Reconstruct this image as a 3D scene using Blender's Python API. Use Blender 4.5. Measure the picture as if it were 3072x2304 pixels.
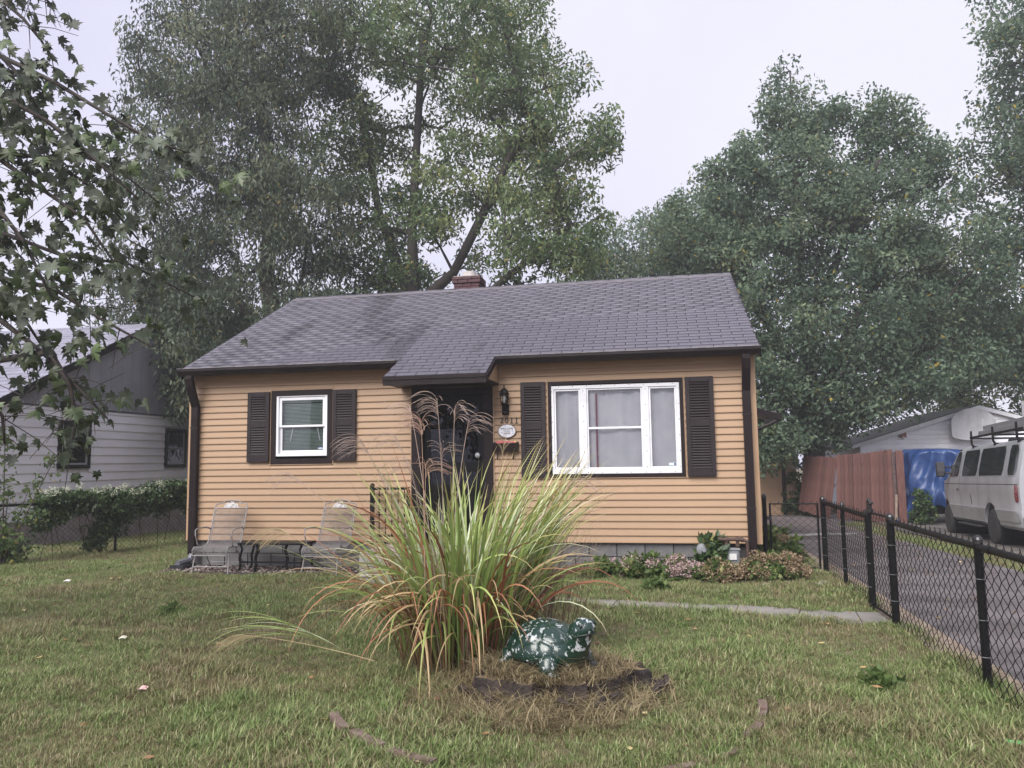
import bpy, bmesh, math, random
import numpy as np
from mathutils import Vector, Matrix, Euler
from mathutils.noise import noise as NZ

for o in list(bpy.data.objects): bpy.data.objects.remove(o)
scn = bpy.context.scene
COL = scn.collection
R = math.radians
random.seed(11)
rng = np.random.default_rng(11)

# ------------------------------------------------------------------ camera
CAM = Vector((-1.095, -11.284, 1.619))
yaw, pitch, roll = 0.1936, 0.0988, -0.0143
fw = Vector((-math.sin(yaw)*math.cos(pitch), math.cos(yaw)*math.cos(pitch), math.sin(pitch)))
rt = Vector((math.cos(yaw), math.sin(yaw), 0)); up = rt.cross(fw)
rt2 = rt*math.cos(roll) + up*math.sin(roll); up2 = up*math.cos(roll) - rt*math.sin(roll)
cd = bpy.data.cameras.new('camera'); cam = bpy.data.objects.new('camera', cd); COL.objects.link(cam)
m = Matrix((rt2, up2, -fw)).transposed().to_4x4(); m.translation = CAM
cam.matrix_world = m
cd.sensor_fit = 'HORIZONTAL'; cd.sensor_width = 36; cd.lens = 36*2307/3072
cd.clip_end = 2000; cd.clip_start = .05
scn.camera = cam

# ------------------------------------------------------------------ light
SUN_EL, SUN_AZ = 46, 202       # degrees; azimuth clockwise from +Y : behind and left of the camera
w = bpy.data.worlds.new('World'); scn.world = w; w.use_nodes = True
nt = w.node_tree; nt.nodes.clear()
sky = nt.nodes.new('ShaderNodeTexSky'); sky.sky_type = 'NISHITA'; sky.sun_disc = False
sky.sun_elevation = R(SUN_EL); sky.sun_rotation = R(SUN_AZ); sky.air_density = 1; sky.dust_density = 4; sky.ozone_density = 1.5
sm = nt.nodes.new('ShaderNodeVectorMath'); sm.operation = 'SCALE'; sm.inputs['Scale'].default_value = .10
nt.links.new(sky.outputs[0], sm.inputs[0])
tc = nt.nodes.new('ShaderNodeTexCoord')
nz = nt.nodes.new('ShaderNodeTexNoise'); nz.inputs['Scale'].default_value = 1.1; nz.inputs['Detail'].default_value = 4; nz.inputs['Roughness'].default_value = .5
nt.links.new(tc.outputs['Generated'], nz.inputs['Vector'])
cr = nt.nodes.new('ShaderNodeValToRGB')
cr.color_ramp.elements[0].position = .36; cr.color_ramp.elements[0].color = (.64, .635, .92, 1)
cr.color_ramp.elements[1].position = .64; cr.color_ramp.elements[1].color = (.95, .935, 1.04, 1)
nt.links.new(nz.outputs[0], cr.inputs[0])
mx = nt.nodes.new('ShaderNodeMix'); mx.data_type = 'RGBA'; mx.inputs[0].default_value = .86
nt.links.new(sm.outputs[0], mx.inputs[6]); nt.links.new(cr.outputs[0], mx.inputs[7])
bg = nt.nodes.new('ShaderNodeBackground'); bg.inputs[1].default_value = .282
ow = nt.nodes.new('ShaderNodeOutputWorld')
nt.links.new(mx.outputs[2], bg.inputs[0]); nt.links.new(bg.outputs[0], ow.inputs[0])
sd = bpy.data.lights.new('sun', 'SUN'); sd.energy = 1.5; sd.angle = R(45); sd.color = (1, .97, .93)
so = bpy.data.objects.new('sun', sd); COL.objects.link(so)
az, el = R(SUN_AZ), R(SUN_EL)
sdir = Vector((math.sin(az)*math.cos(el), math.cos(az)*math.cos(el), math.sin(el)))
so.rotation_euler = sdir.to_track_quat('Z', 'Y').to_euler(); so.location = (0, -20, 30)
vs = scn.view_settings
vs.view_transform = 'Standard'; vs.look = 'None'; vs.exposure = 1.95; vs.gamma = 1; vs.use_curve_mapping = False
scn.render.engine = 'CYCLES'
scn.cycles.max_bounces = 6; scn.cycles.transparent_max_bounces = 8; scn.cycles.volume_bounces = 1
scn.cycles.volume_step_rate = 8

# ------------------------------------------------------------------ materials
MATS = {}
def M(name, col, rough=.6, col2=None, scale=4, lo=.35, hi=.65, stretch=(1, 1, 1), bump=0, bscale=60, metal=0, spec=.5,
      orand=0, attr=None, ramp=None, trans=0, coat=0, detail=5, world=False, bstretch=(1, 1, 1)):
    if name in MATS: return MATS[name]
    mt = bpy.data.materials.new(name); mt.use_nodes = True; t = mt.node_tree; N = t.nodes; L = t.links
    b = N['Principled BSDF']; b.inputs['Roughness'].default_value = rough; b.inputs['Metallic'].default_value = metal
    b.inputs['Specular IOR Level'].default_value = spec; b.inputs['Coat Weight'].default_value = coat
    b.inputs['Base Color'].default_value = (*col, 1)
    src = None
    def coords(st):
        if world:
            g = N.new('ShaderNodeNewGeometry'); c = g.outputs['Position']
        else:
            g = N.new('ShaderNodeTexCoord'); c = g.outputs['Object']
        mp = N.new('ShaderNodeMapping'); mp.inputs['Scale'].default_value = st
        L.new(c, mp.inputs[0]); return mp.outputs[0]
    if attr:
        a = N.new('ShaderNodeAttribute'); a.attribute_name = attr
        rp = N.new('ShaderNodeValToRGB'); e = rp.color_ramp.elements
        for i, (p, c) in enumerate(ramp):
            q = e[i] if i < 2 else e.new(p)
            q.position = p; q.color = (*c, 1)
        L.new(a.outputs['Fac'], rp.inputs[0]); src = rp.outputs[0]
    elif col2:
        n1 = N.new('ShaderNodeTexNoise'); n1.inputs['Scale'].default_value = scale; n1.inputs['Detail'].default_value = detail; n1.inputs['Roughness'].default_value = .6
        L.new(coords(stretch), n1.inputs['Vector'])
        rp = N.new('ShaderNodeValToRGB'); e = rp.color_ramp.elements
        e[0].position = lo; e[1].position = hi; e[0].color = (*col, 1); e[1].color = (*col2, 1)
        L.new(n1.outputs[0], rp.inputs[0]); src = rp.outputs[0]
    if orand:
        oi = N.new('ShaderNodeObjectInfo'); mr = N.new('ShaderNodeMapRange')
        mr.inputs[3].default_value = 1-orand; mr.inputs[4].default_value = 1+orand
        L.new(oi.outputs['Random'], mr.inputs[0])
        vm = N.new('ShaderNodeVectorMath'); vm.operation = 'SCALE'
        if src: L.new(src, vm.inputs[0])
        else: vm.inputs[0].default_value = col
        L.new(mr.outputs[0], vm.inputs['Scale']); src = vm.outputs[0]
    if src: L.new(src, b.inputs['Base Color'])
    if bump:
        n2 = N.new('ShaderNodeTexNoise'); n2.inputs['Scale'].default_value = bscale; n2.inputs['Detail'].default_value = 6
        L.new(coords(bstretch), n2.inputs['Vector'])
        bp = N.new('ShaderNodeBump'); bp.inputs['Strength'].default_value = bump; bp.inputs['Distance'].default_value = .02
        L.new(n2.outputs[0], bp.inputs['Height']); L.new(bp.outputs[0], b.inputs['Normal'])
    if trans:
        tr = N.new('ShaderNodeBsdfTranslucent'); mxs = N.new('ShaderNodeMixShader'); mxs.inputs[0].default_value = trans
        if src: L.new(src, tr.inputs[0])
        else: tr.inputs[0].default_value = (*col, 1)
        L.new(b.outputs[0], mxs.inputs[1]); L.new(tr.outputs[0], mxs.inputs[2]); L.new(mxs.outputs[0], N['Material Output'].inputs[0])
    MATS[name] = mt; mt['b'] = b.name
    return mt

def glass_mat(name, tint=(.97, .99, .99), refl=(1, 1, 1), ior=1.5):
    mt = bpy.data.materials.new(name); mt.use_nodes = True; t = mt.node_tree; N = t.nodes; L = t.links; N.remove(N['Principled BSDF'])
    tr = N.new('ShaderNodeBsdfTransparent'); tr.inputs[0].default_value = (*tint, 1)
    gl = N.new('ShaderNodeBsdfGlossy'); gl.inputs['Roughness'].default_value = .02; gl.inputs[0].default_value = (*refl, 1)
    fr = N.new('ShaderNodeFresnel'); fr.inputs[0].default_value = ior
    ms = N.new('ShaderNodeMixShader'); L.new(fr.outputs[0], ms.inputs[0]); L.new(tr.outputs[0], ms.inputs[1]); L.new(gl.outputs[0], ms.inputs[2])
    L.new(ms.outputs[0], N['Material Output'].inputs[0]); return mt

TAN = M('tan vinyl siding', (.325, .208, .122), .55, (.365, .236, .141), 3, .3, .7, (.6, 1, 4), bump=.12, bscale=90, bstretch=(.15, 1, 2), orand=.025)
TAN2 = M('tan trim', (.35, .225, .133), .5, (.395, .258, .155), 2, bump=.05)
BROWN = M('dark brown paint', (.012, .007, .008), .5, (.017, .0105, .011), 3, bump=.08, bscale=40, spec=.2)
BROWN2 = M('dark brown shutter plastic', (.016, .010, .0115), .48, (.022, .0145, .016), 4, bump=.1, bscale=70, bstretch=(1, 1, .2), spec=.35)
GUT = M('dark gutter metal', (.009, .006, .007), .33, (.018, .013, .013), 2, bump=.04, spec=.25)
GUTLIP = M('gutter lip pale', (.35, .32, .31), .5, (.12, .1, .1), 6)
BLACK = M('black paint', (.005, .005, .006), .5, (.009, .0085, .0085), 5, spec=.18)
BLACKG = M('black gloss metal', (.005, .005, .006), .35, (.009, .009, .01), 8, spec=.25)
DOORB = M('black storm door', (.003, .003, .0045), .4, (.005, .005, .007), 3, spec=.2)
WHITE = M('white vinyl', (.78, .78, .80), .4, (.70, .70, .73), 3, bump=.02)
WHITE2 = M('aged white paint', (.68, .68, .71), .55, (.5, .5, .53), 5, .5, .85, bump=.08, bscale=30)
SHEET = M('grey white bed sheet', (.80, .75, .79), .9, (.66, .62, .67), 2.5, .35, .7, bump=.5, bscale=2.2, bstretch=(1, 1, .35), trans=.15)
BLIND = M('green grey blind slats', (.36, .43, .39), .5, (.44, .51, .47), 4)
GLASS = glass_mat('window glass')
GLASSD = glass_mat('dark window glass', (.25, .28, .28))
ROOF = M('grey asphalt shingle', (.088, .082, .102), .42, (.126, .118, .146), 5, .3, .72, bump=.35, bscale=180, orand=.07, spec=.7)
DECK = M('roof underlay', (.018, .016, .018), .9)
CMU = M('painted concrete block', (.105, .10, .10), .85, (.16, .155, .155), 5, bump=.4, bscale=70, orand=.1)
MORT = M('block mortar', (.08, .075, .075), .9, bump=.4)
BRICK = M('maroon painted brick', (.040, .010, .013), .65, (.065, .019, .022), 9, bump=.35, bscale=60, orand=.2)
CONC = M('weathered concrete', (.24, .22, .205), .85, (.34, .32, .30), 5, bump=.3, bscale=50, world=True)
CONCW = M('wet walk concrete', (.17, .155, .14), .55, (.25, .235, .215), 2.5, bump=.3, bscale=40, world=True)

# ------------------------------------------------------------------ object helpers
def tag(o, label=None, cat=None, group=None, kind=None):
    if label: o['label'] = label
    if cat: o['category'] = cat
    if group: o['group'] = group
    if kind: o['kind'] = kind
    return o
def thing(name, label, cat, loc=(0, 0, 0), rz=0, group=None):
    o = bpy.data.objects.new(name, None); COL.objects.link(o); o.location = loc; o.rotation_euler = (0, 0, rz)
    o.empty_display_size = .1
    return tag(o, label, cat, group)
def link(name, me, parent=None, loc=(0, 0, 0), rot=(0, 0, 0), sc=None):
    o = bpy.data.objects.new(name, me); COL.objects.link(o); o.location = loc; o.rotation_euler = rot
    if sc: o.scale = sc
    o.parent = parent
    return o
class MB:
    def __init__(s, off=(0, 0, 0)): s.v = []; s.f = []; s.off = Vector(off)
    def add(s, vs, fs):
        n = len(s.v); s.v += [tuple(Vector(v)-s.off) for v in vs]; s.f += [tuple(i+n for i in f) for f in fs]; return s
    def box(s, x0, x1, y0, y1, z0, z1, rot=None, piv=None):
        vs = [Vector(p) for p in ((x0, y0, z0), (x1, y0, z0), (x1, y1, z0), (x0, y1, z0), (x0, y0, z1), (x1, y0, z1), (x1, y1, z1), (x0, y1, z1))]
        if rot is not None:
            c = Vector(piv) if piv is not None else Vector(((x0+x1)/2, (y0+y1)/2, (z0+z1)/2)); mm = Euler(rot).to_matrix()
            vs = [c + mm @ (v-c) for v in vs]
        return s.add(vs, [(0, 3, 2, 1), (4, 5, 6, 7), (0, 1, 5, 4), (1, 2, 6, 5), (2, 3, 7, 6), (3, 0, 4, 7)])
    def prism(s, poly, d):     # closed polygon of 3d points swept along d
        n = len(poly); d = Vector(d); vs = [Vector(p) for p in poly] + [Vector(p)+d for p in poly]
        fs = [tuple(range(n))[::-1], tuple(range(n, 2*n))] + [(i, (i+1) % n, (i+1) % n+n, i+n) for i in range(n)]
        return s.add(vs, fs)
    def tube(s, pts, r, n=6, caps=True, closed=False):
        pts = [Vector(p) for p in pts]; k = len(pts); rs = r if isinstance(r, (list, tuple)) else [r]*k
        vs = []; prev = None
        for i, p in enumerate(pts):
            if closed: t = pts[(i+1) % k]-pts[i-1]
            else: t = pts[min(i+1, k-1)]-pts[max(i-1, 0)]
            t = t.normalized() if t.length > 1e-9 else Vector((0, 0, 1))
            if prev is None:
                a = t.cross(Vector((0, 0, 1)));
                if a.length < .1: a = t.cross(Vector((0, 1, 0)))
            else: a = prev - t*prev.dot(t)
            a.normalize(); prev = a; b = t.cross(a)
            vs += [p+(a*math.cos(2*math.pi*j/n)+b*math.sin(2*math.pi*j/n))*rs[i] for j in range(n)]
        fs = [(i*n+j, i*n+(j+1) % n, (i+1)*n+(j+1) % n, (i+1)*n+j) for i in range(k-1) for j in range(n)]
        if closed: fs += [((k-1)*n+j, (k-1)*n+(j+1) % n, (j+1) % n, j) for j in range(n)]
        elif caps: fs += [tuple(range(n))[::-1], tuple(range((k-1)*n, k*n))]
        return s.add(vs, fs)
    def lathe(s, prof, c, n=16, axis='Z', sx=1, sy=1):
        c = Vector(c); vs = []
        for r, h in prof:
            for j in range(n):
                a = 2*math.pi*j/n; x, y = r*math.cos(a)*sx, r*math.sin(a)*sy
                vs.append(c + (Vector((x, y, h)) if axis == 'Z' else Vector((x, -h, y)) if axis == 'Y' else Vector((h, x, y))))
        k = len(prof)
        fs = [(i*n+j, i*n+(j+1) % n, (i+1)*n+(j+1) % n, (i+1)*n+j) for i in range(k-1) for j in range(n)]
        fs += [tuple(range(n))[::-1], tuple(range((k-1)*n, k*n))]
        return s.add(vs, fs)
    def ell(s, c, r, nu=16, nv=10, rot=(0, 0, 0), fn=None):
        c = Vector(c); mm = Euler(rot).to_matrix(); vs = []
        for i in range(nv+1):
            th = math.pi*i/nv
            for j in range(nu):
                ph = 2*math.pi*j/nu; d = Vector((math.sin(th)*math.cos(ph), math.sin(th)*math.sin(ph), math.cos(th)))
                k = fn(d) if fn else 1
                vs.append(c + mm @ Vector((d.x*r[0]*k, d.y*r[1]*k, d.z*r[2]*k)))
        fs = [(i*nu+j, (i+1)*nu+j, (i+1)*nu+(j+1) % nu, i*nu+(j+1) % nu) for i in range(nv) for j in range(nu)]
        return s.add(vs, fs)
    def mesh(s, name, mat, smooth=False):
        me = bpy.data.meshes.new(name); me.from_pydata(s.v, [], s.f)
        me.materials.append(mat)
        if smooth: me.polygons.foreach_set('use_smooth', [True]*len(me.polygons))
        me.validate(); me.update(); return me
    def build(s, name, mat, parent=None, smooth=False, loc=None, rot=(0, 0, 0), bevel=0):
        me = s.mesh(name, mat, smooth)
        if bevel or not smooth: fixn(me, bevel)
        o = link(name, me, parent, loc if loc is not None else s.off, rot)
        return o
def fixn(me, bevel=0):
    bm = bmesh.new(); bm.from_mesh(me)
    bmesh.ops.recalc_face_normals(bm, faces=bm.faces)
    if bevel: bmesh.ops.bevel(bm, geom=bm.edges[:], offset=bevel, segments=1, affect='EDGES')
    bm.to_mesh(me); bm.free()
def npmesh(name, V, F, mat, attr=None, smooth=False):
    """V (n,3), F (m,k) ints"""
    me = bpy.data.meshes.new(name); n, (mf, k) = len(V), F.shape
    me.vertices.add(n); me.vertices.foreach_set('co', np.ascontiguousarray(V, dtype=np.float32).ravel())
    me.loops.add(mf*k); me.loops.foreach_set('vertex_index', np.ascontiguousarray(F, dtype=np.int32).ravel())
    me.polygons.add(mf); me.polygons.foreach_set('loop_start', np.arange(0, mf*k, k, dtype=np.int32))
    if smooth: me.polygons.foreach_set('use_smooth', np.ones(mf, dtype=bool))
    if attr is not None:
        a = me.attributes.new('tint', 'FLOAT', 'POINT'); a.data.foreach_set('value', np.asarray(attr, dtype=np.float32))
    me.materials.append(mat); me.update(calc_edges=True); return me
def text(name, s, size, loc, rot, mat, parent, ext=.002, sx=1):
    c = bpy.data.curves.new(name, 'FONT'); c.body = s; c.size = size; c.extrude = ext; c.align_x = 'CENTER'; c.align_y = 'CENTER'
    o = bpy.data.objects.new(name, c); COL.objects.link(o)
    dg = bpy.context.evaluated_depsgraph_get(); dg.update()
    me = bpy.data.meshes.new_from_object(o.evaluated_get(dg)); bpy.data.objects.remove(o)
    me.materials.clear(); me.materials.append(mat)
    return link(name, me, parent, loc, rot, (sx, 1, 1))

def zg(x, y):
    if y < .5: z = 0
    elif y < 10: z = -.03*(y-.5)
    elif y < 20: z = -.285-.01*(y-10)
    else: z = -.385
    r = math.hypot(x+2.0, y+5.55)            # low mound round the stump and the tall grass
    return z + .05*math.exp(-(r/1.0)**2)
def leaves(C, n, sig, ln, wd, droop, clump_tint=None, tint_sig=.13, yellow=.02, fold=.25, r=rng):
    """leaf blades scattered round clump centres C (k,3): returns V, F, tint"""
    k = len(C); N = k*n
    ci = np.repeat(np.arange(k), n)
    g_ = r.normal(size=(N, 3)); g_ *= (np.minimum(1, 1.7/np.maximum(np.linalg.norm(g_, axis=1), .01)))[:, None]; P = C[ci] + g_*sig*np.array([1, 1, .75])
    d = r.normal(size=(N, 3)); d[:, 2] -= droop; d /= np.linalg.norm(d, axis=1)[:, None]
    q = r.normal(size=(N, 3)); q[:, 2] += .6
    s = np.cross(d, q); s /= np.linalg.norm(s, axis=1)[:, None]+1e-9
    nn = np.cross(s, d)
    L = (ln*r.uniform(.6, 1.25, N))[:, None]; W = (wd*r.uniform(.7, 1.2, N))[:, None]
    a = P; b = P+d*L*.45+s*W*.5-nn*W*fold; c = P+d*L; e = P+d*L*.45-s*W*.5-nn*W*fold
    V = np.stack([a, b, c, e], 1).reshape(-1, 3)
    i = np.arange(N)*4
    F = np.stack([np.stack([i, i+1, i+2], 1), np.stack([i, i+2, i+3], 1)], 1).reshape(-1, 3)
    ct = np.zeros(k) if clump_tint is None else clump_tint
    t = np.clip(.42+ct[ci]+r.normal(0, tint_sig, N), 0, .84)
    yl = r.random(N) < yellow; t[yl] = r.uniform(.86, 1, yl.sum())
    return V, F, np.repeat(t, 4)

# ------------------------------------------------------------------ ground, walk, drive
xs = np.unique(np.concatenate([np.linspace(-80, -15, 8), np.arange(-15, 8, .25), np.linspace(8, 80, 10)]))
ys = np.unique(np.concatenate([np.linspace(-40, -12, 5), np.arange(-12, 3, .25), np.arange(3, 24, .5), np.linspace(24, 120, 8)]))
V = np.array([(x, y, zg(x, y)) for y in ys for x in xs]); nx = len(xs)
F = np.array([(j*nx+i, j*nx+i+1, (j+1)*nx+i+1, (j+1)*nx+i) for j in range(len(ys)-1) for i in range(nx-1)])
SOIL = M('lawn soil and thatch', (.06, .062, .026), .95, (.14, .105, .055), 1.6, .35, .65, bump=.9, bscale=35, world=True)
tag(link('lawn_ground', npmesh('lawn_ground', V, F, SOIL, smooth=True)), kind='structure')
def strip(name, pts, mat, lift=.004, sub=40):
    """sheet laid on the ground between two edge polylines"""
    a, b = pts; n = sub; vs = []
    for i in range(n+1):
        t = i/n
        for line in (a, b):
            k = min(int(t*(len(line)-1)), len(line)-2); u = t*(len(line)-1)-k
            p = Vector(line[k]).lerp(Vector(line[k+1]), u); vs.append((p.x, p.y, zg(p.x, p.y)+lift))
    fs = [(2*i, 2*i+1, 2*i+3, 2*i+2) for i in range(n)]
    me = bpy.data.meshes.new(name); me.from_pydata(vs, [], fs); me.materials.append(mat); me.update(); fixn(me)
    return tag(link(name, me), kind='structure')
DRIVE = M('wet asphalt drive', (.060, .050, .050), .42, (.19, .165, .168), 1.3, .30, .70, (.5, 1.5, 1), bump=.25, bscale=60, world=True, spec=.4)
DRIVE2 = M('neighbour gravel drive', (.06, .053, .05), .75, (.13, .115, .1), 2, bump=.5, bscale=40, world=True)
strip('driveway', ([(1.22, -12), (1.22, -4), (1.2, 0), (1.35, 6), (1.6, 16)], [(3.55, -12), (3.6, -4), (3.6, 2), (3.7, 8), (4.6, 16)]), DRIVE, .02, 280)
strip('neighbour_drive', ([(4.3, -12), (4.35, 2), (4.6, 10), (5.2, 16.9)], [(7.4, -12), (7.5, 2), (9, 10), (12, 16.9)]), DRIVE2, .02, 280)
VERGE = M('tan gravel verge', (.16, .12, .085), .95, (.32, .25, .19), 14, .3, .7, bump=.8, bscale=60, world=True)
strip('gravel_verge', ([(1.0, -12), (1.0, 3)], [(1.3, -12), (1.3, 3)]), VERGE, .024, 80)
WALKC = M('walk edge', (.30, .26, .21), .9, (.2, .17, .14), 12, world=True)
# concrete garden walk from the gate towards the front step, a slab at a time
wk = [(1.3, -2.95), (.75, -2.93), (.2, -2.82), (-.4, -2.66), (-1.0, -2.58), (-1.7, -2.50), (-2.4, -2.40), (-3.1, -2.2), (-3.8, -1.85), (-4.2, -1.3)]
ws = [.30, .29, .26, .25, .24, .25, .27, .3, .33, .36]
walk = tag(bpy.data.objects.new('garden_walk', None), kind='structure'); COL.objects.link(walk)
def wn(i):
    p = Vector(wk[min(i+1, len(wk)-1)])-Vector(wk[max(i-1, 0)]); p.normalize(); return Vector((-p.y, p.x))
for i in range(len(wk)-1):
    mb = MB(); a, b = Vector(wk[i]), Vector(wk[i+1]); d = (b-a).normalized()*.006; na, nb = wn(i), wn(i+1)
    q = [a+na*ws[i]+d, b+nb*ws[i+1]-d, b-nb*ws[i+1]-d, a-na*ws[i]+d]
    zt = .018+random.uniform(-.004, .004)
    mb.prism([(p.x, p.y, zg(p.x, p.y)-.06) for p in q], (0, 0, .06+zt))
    mb.build('paving_slab', CONCW, walk)

# ------------------------------------------------------------------ the house
XL, XR, Z0, EX = -8.67, .20, .42, .1016
RM = (5.07-3.15)/3.8; RA = math.atan(RM)
house = thing('house', 'small tan clapboard house with dark brown shutters and grey shingle roof', 'house', (-4.235, 3.6, 0))
HO = Vector((-4.235, 3.6, 0))
def hp(mb, name, mat, parent=house, **k):            # world-coordinate part of the house
    mb.v = [tuple(Vector(v)-HO) for v in mb.v]
    o = mb.build(name, mat, None, **k); o.parent = parent; return o
LW = (-7.217, -6.173, 1.606, 2.774); PW = (-2.764, -.803, 1.35, 2.769); DR = (-4.88, -3.60, .40, 2.735)
ZT = 3.08
# wall core with openings
mb = MB()
cx = [XL+.02, LW[0], LW[1], DR[0], DR[1], PW[0], PW[1], XR-.02]
for a, b, o in zip(cx[:-1], cx[1:], (None, LW, None, DR, None, PW, None)):
    if o is None: mb.box(a, b, 0, .14, Z0, ZT)
    else:
        mb.box(a, b, 0, .14, o[3], ZT)
        if o is not DR: mb.box(a, b, 0, .14, Z0, o[2])
mb.prism([(XL+.02, .14, Z0), (XL+.02, 7.2, Z0), (XL+.02, 7.2, 3.03), (XL+.02, 3.6, 4.85), (XL+.02, .14, 3.1)], (.1, 0, 0))
mb.prism([(XR-.12, .14, Z0), (XR-.12, 7.2, Z0), (XR-.12, 7.2, 3.03), (XR-.12, 3.6, 4.85), (XR-.12, .14, 3.1)], (.1, 0, 0))
mb.box(XL+.12, XR-.12, 7.06, 7.2, Z0, 3.03)
wall = hp(mb, 'wall', M('wall sheathing', (.3, .19, .09), .8))
def plank(x0, x1, z, y=0, h=EX):
    o = Vector(((x0+x1)/2, y, z)); l = (x1-x0)/2
    b = MB(); b.prism([(-l, -.022, 0), (-l, -.022, min(.012, h*.3)), (-l, -.004, h-.001), (-l, -.001, h-.001), (-l, -.001, 0)], (2*l, 0, 0))
    ob = b.build('plank', TAN, wall, loc=o-HO); return ob
k = 0
while Z0+k*EX < ZT-.02:
    z = Z0+k*EX; h = min(EX, ZT-z)
    segs = [(XL+.09, XR-.09)]
    for o in (LW, DR, PW):
        if o[2]-.012 < z+h and z < o[3]+.012:
            ns = []
            for a, b in segs:
                if o[0] > a and o[1] < b: ns += [(a, o[0]-.012), (o[1]+.012, b)]
                else: ns.append((a, b))
            segs = ns
            if z+h > o[3]+.02: plank(o[0]-.011, o[1]+.011, o[3]+.0125, 0, z+h-o[3]-.0125)      # ripped course over the opening
            if z < o[2]-.02 and o is not DR: plank(o[0]-.011, o[1]+.011, z, 0, o[2]-.0125-z)
    for a, b in segs:
        if b-a > 3.3 and k % 3 == 1:
            c = a+(b-a)*random.uniform(.35, .65); plank(a, c-.001, z, 0, h); plank(c+.001, b, z, -.0012, h)
        else: plank(a, b, z, 0, h)
    k += 1
# side and back cladding
for xx, sgn in ((XL+.02, -1), (XR-.02, 1)):
    mb = MB(); k = 0
    while Z0+k*EX < 4.75:
        z = Z0+k*EX; yb = 0.09 if z < 3.0 else .09+max(0, (z+EX-3.1)/RM); ye = 7.2-max(0, (z+EX-3.05)/RM) if z > 3 else 7.2
        mb.prism([(xx, yb, z), (xx+sgn*.017, yb, z), (xx+sgn*.017, yb, z+.012), (xx+sgn*.004, yb, z+EX-.001), (xx, yb, z+EX-.001)], (0, ye-yb, 0)); k += 1
    hp(mb, 'side_cladding', TAN)
mb = MB()
for k in range(25): mb.prism([(XL, 7.2, Z0+k*EX), (XL, 7.217, Z0+k*EX), (XL, 7.217, Z0+k*EX+.012), (XL, 7.204, Z0+k*EX+EX-.001), (XL, 7.2, Z0+k*EX+EX-.001)], (XR-XL, 0, 0))
hp(mb, 'rear_cladding', TAN)
# corner posts
for a in (XL, XR-.09):
    mb = MB(); mb.box(a, a+.09, -.024, .09, Z0-.01, ZT+.02); hp(mb, 'corner_post', TAN2, bevel=.004)
# foundation
mb = MB(); mb.box(XL+.06, XR-.06, .055, 7.14, -.6, Z0-.004)
fnd = hp(mb, 'foundation', MORT)
bm_ = MB().box(-.193, .193, -.02, .02, -.094, .094).mesh('block', CMU); fixn(bm_, .004)
for r_ in range(2):
    for c in range(23):
        x = XL+.06+.2+c*.4-(.2 if r_ else 0)
        if x-.19 < XL+.04 or x+.19 > XR-.04: continue
        link('block', bm_, fnd, (x-HO.x, .05-HO.y+random.uniform(-.002, .002), Z0-.105-.2*r_))
# roof
OVL, OVR = -8.705, .255
mb = MB()
def rp(y, lift=0): return 3.15+(y+.2)*RM+lift
mb.prism([(OVL, -.2, 3.138), (OVL, 3.6, rp(3.6, -.012)), (OVL, 7.4, 3.138), (OVL, 7.4, 3.07), (OVL, 3.6, rp(3.6, -.1)), (OVL, -.2, 3.07)], (OVR-OVL, 0, 0))
roof = hp(mb, 'roof', DECK)
SR = M('rear roof felt', (.10, .09, .10), .7, (.15, .135, .15), 6, bump=.4, bscale=90)
mb = MB(); mb.prism([(OVL, 3.6, rp(3.6)), (OVL, 7.42, 3.15), (OVL, 7.42, 3.165), (OVL, 3.6, rp(3.6, .02)), (OVL, 3.5, rp(3.5, .02)), (OVL, 3.5, rp(3.5, .006))], (OVR-OVL, 0, 0))
hp(mb, 'ridge_cap', SR, roof)
ROWH = .1375; TW = .31
def tabmesh(wid, ln=.165):
    b = MB(); x = wid/2
    b.add([(-x, 0, 0), (x, 0, 0), (x, ln, -.004), (-x, ln, -.004), (-x, 0, .014), (x, 0, .014), (x, ln, .003), (-x, ln, .003)],
          [(0, 3, 2, 1), (4, 5, 6, 7), (0, 1, 5, 4), (1, 2, 6, 5), (2, 3, 7, 6), (3, 0, 4, 7)])
    return b
HD = (-5.03, -3.525)                                 # door hood span
tabs = []
for i in range(-5, 32):
    s = i*ROWH; off = (i % 2)*TW/2 + (i*.0131 % .02) + .02
    x0, x1 = (OVL, OVR) if i >= 0 else HD
    x = OVL - off
    while x < x1:
        a, b = max(x, x0), min(x+TW-.011, x1)
        if b-a > .03: tabs.append((a, b, s+random.uniform(-.003, .003)))
        x += TW
full = tabmesh(TW-.011).mesh('shingle', ROOF); fixn(full)
def tpos(t): return Vector(((t[0]+t[1])/2, -.2+t[2]*math.cos(RA), 3.15+t[2]*math.sin(RA)))
tabs.sort(key=lambda t: (tpos(t)-CAM).length)
rest = MB(); mrot = Euler((RA, 0, 0)).to_matrix()
for n, t in enumerate(tabs):
    p = tpos(t); wd = t[1]-t[0]
    if n < 300:
        me = full if abs(wd-(TW-.011)) < .002 else None
        if me is None: me = tabmesh(wd).mesh('shingle', ROOF); fixn(me)
        link('shingle', me, roof, p-HO, (RA+random.uniform(-.004, .004), 0, random.uniform(-.002, .002)))
    else:
        b = tabmesh(wd); rest.add([p + mrot @ Vector(v) for v in b.v], b.f)
# the joined tabs carry their own shade per tab
nv = len(rest.v); tint = np.repeat(rng.uniform(0, 1, nv//8), 8)
ROOF2 = M('grey asphalt shingle field', (.1, .09, .1), .42, bump=.35, bscale=180, spec=.62, attr='tint', ramp=[(0, (.092, .086, .107)), (1, (.122, .114, .140))])
me = npmesh('shingle_field', np.array([tuple(Vector(v)-HO) for v in rest.v]), np.array(rest.f), ROOF2, tint); fixn(me)
tag(link('shingle_field', me, roof), kind='stuff')
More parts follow.
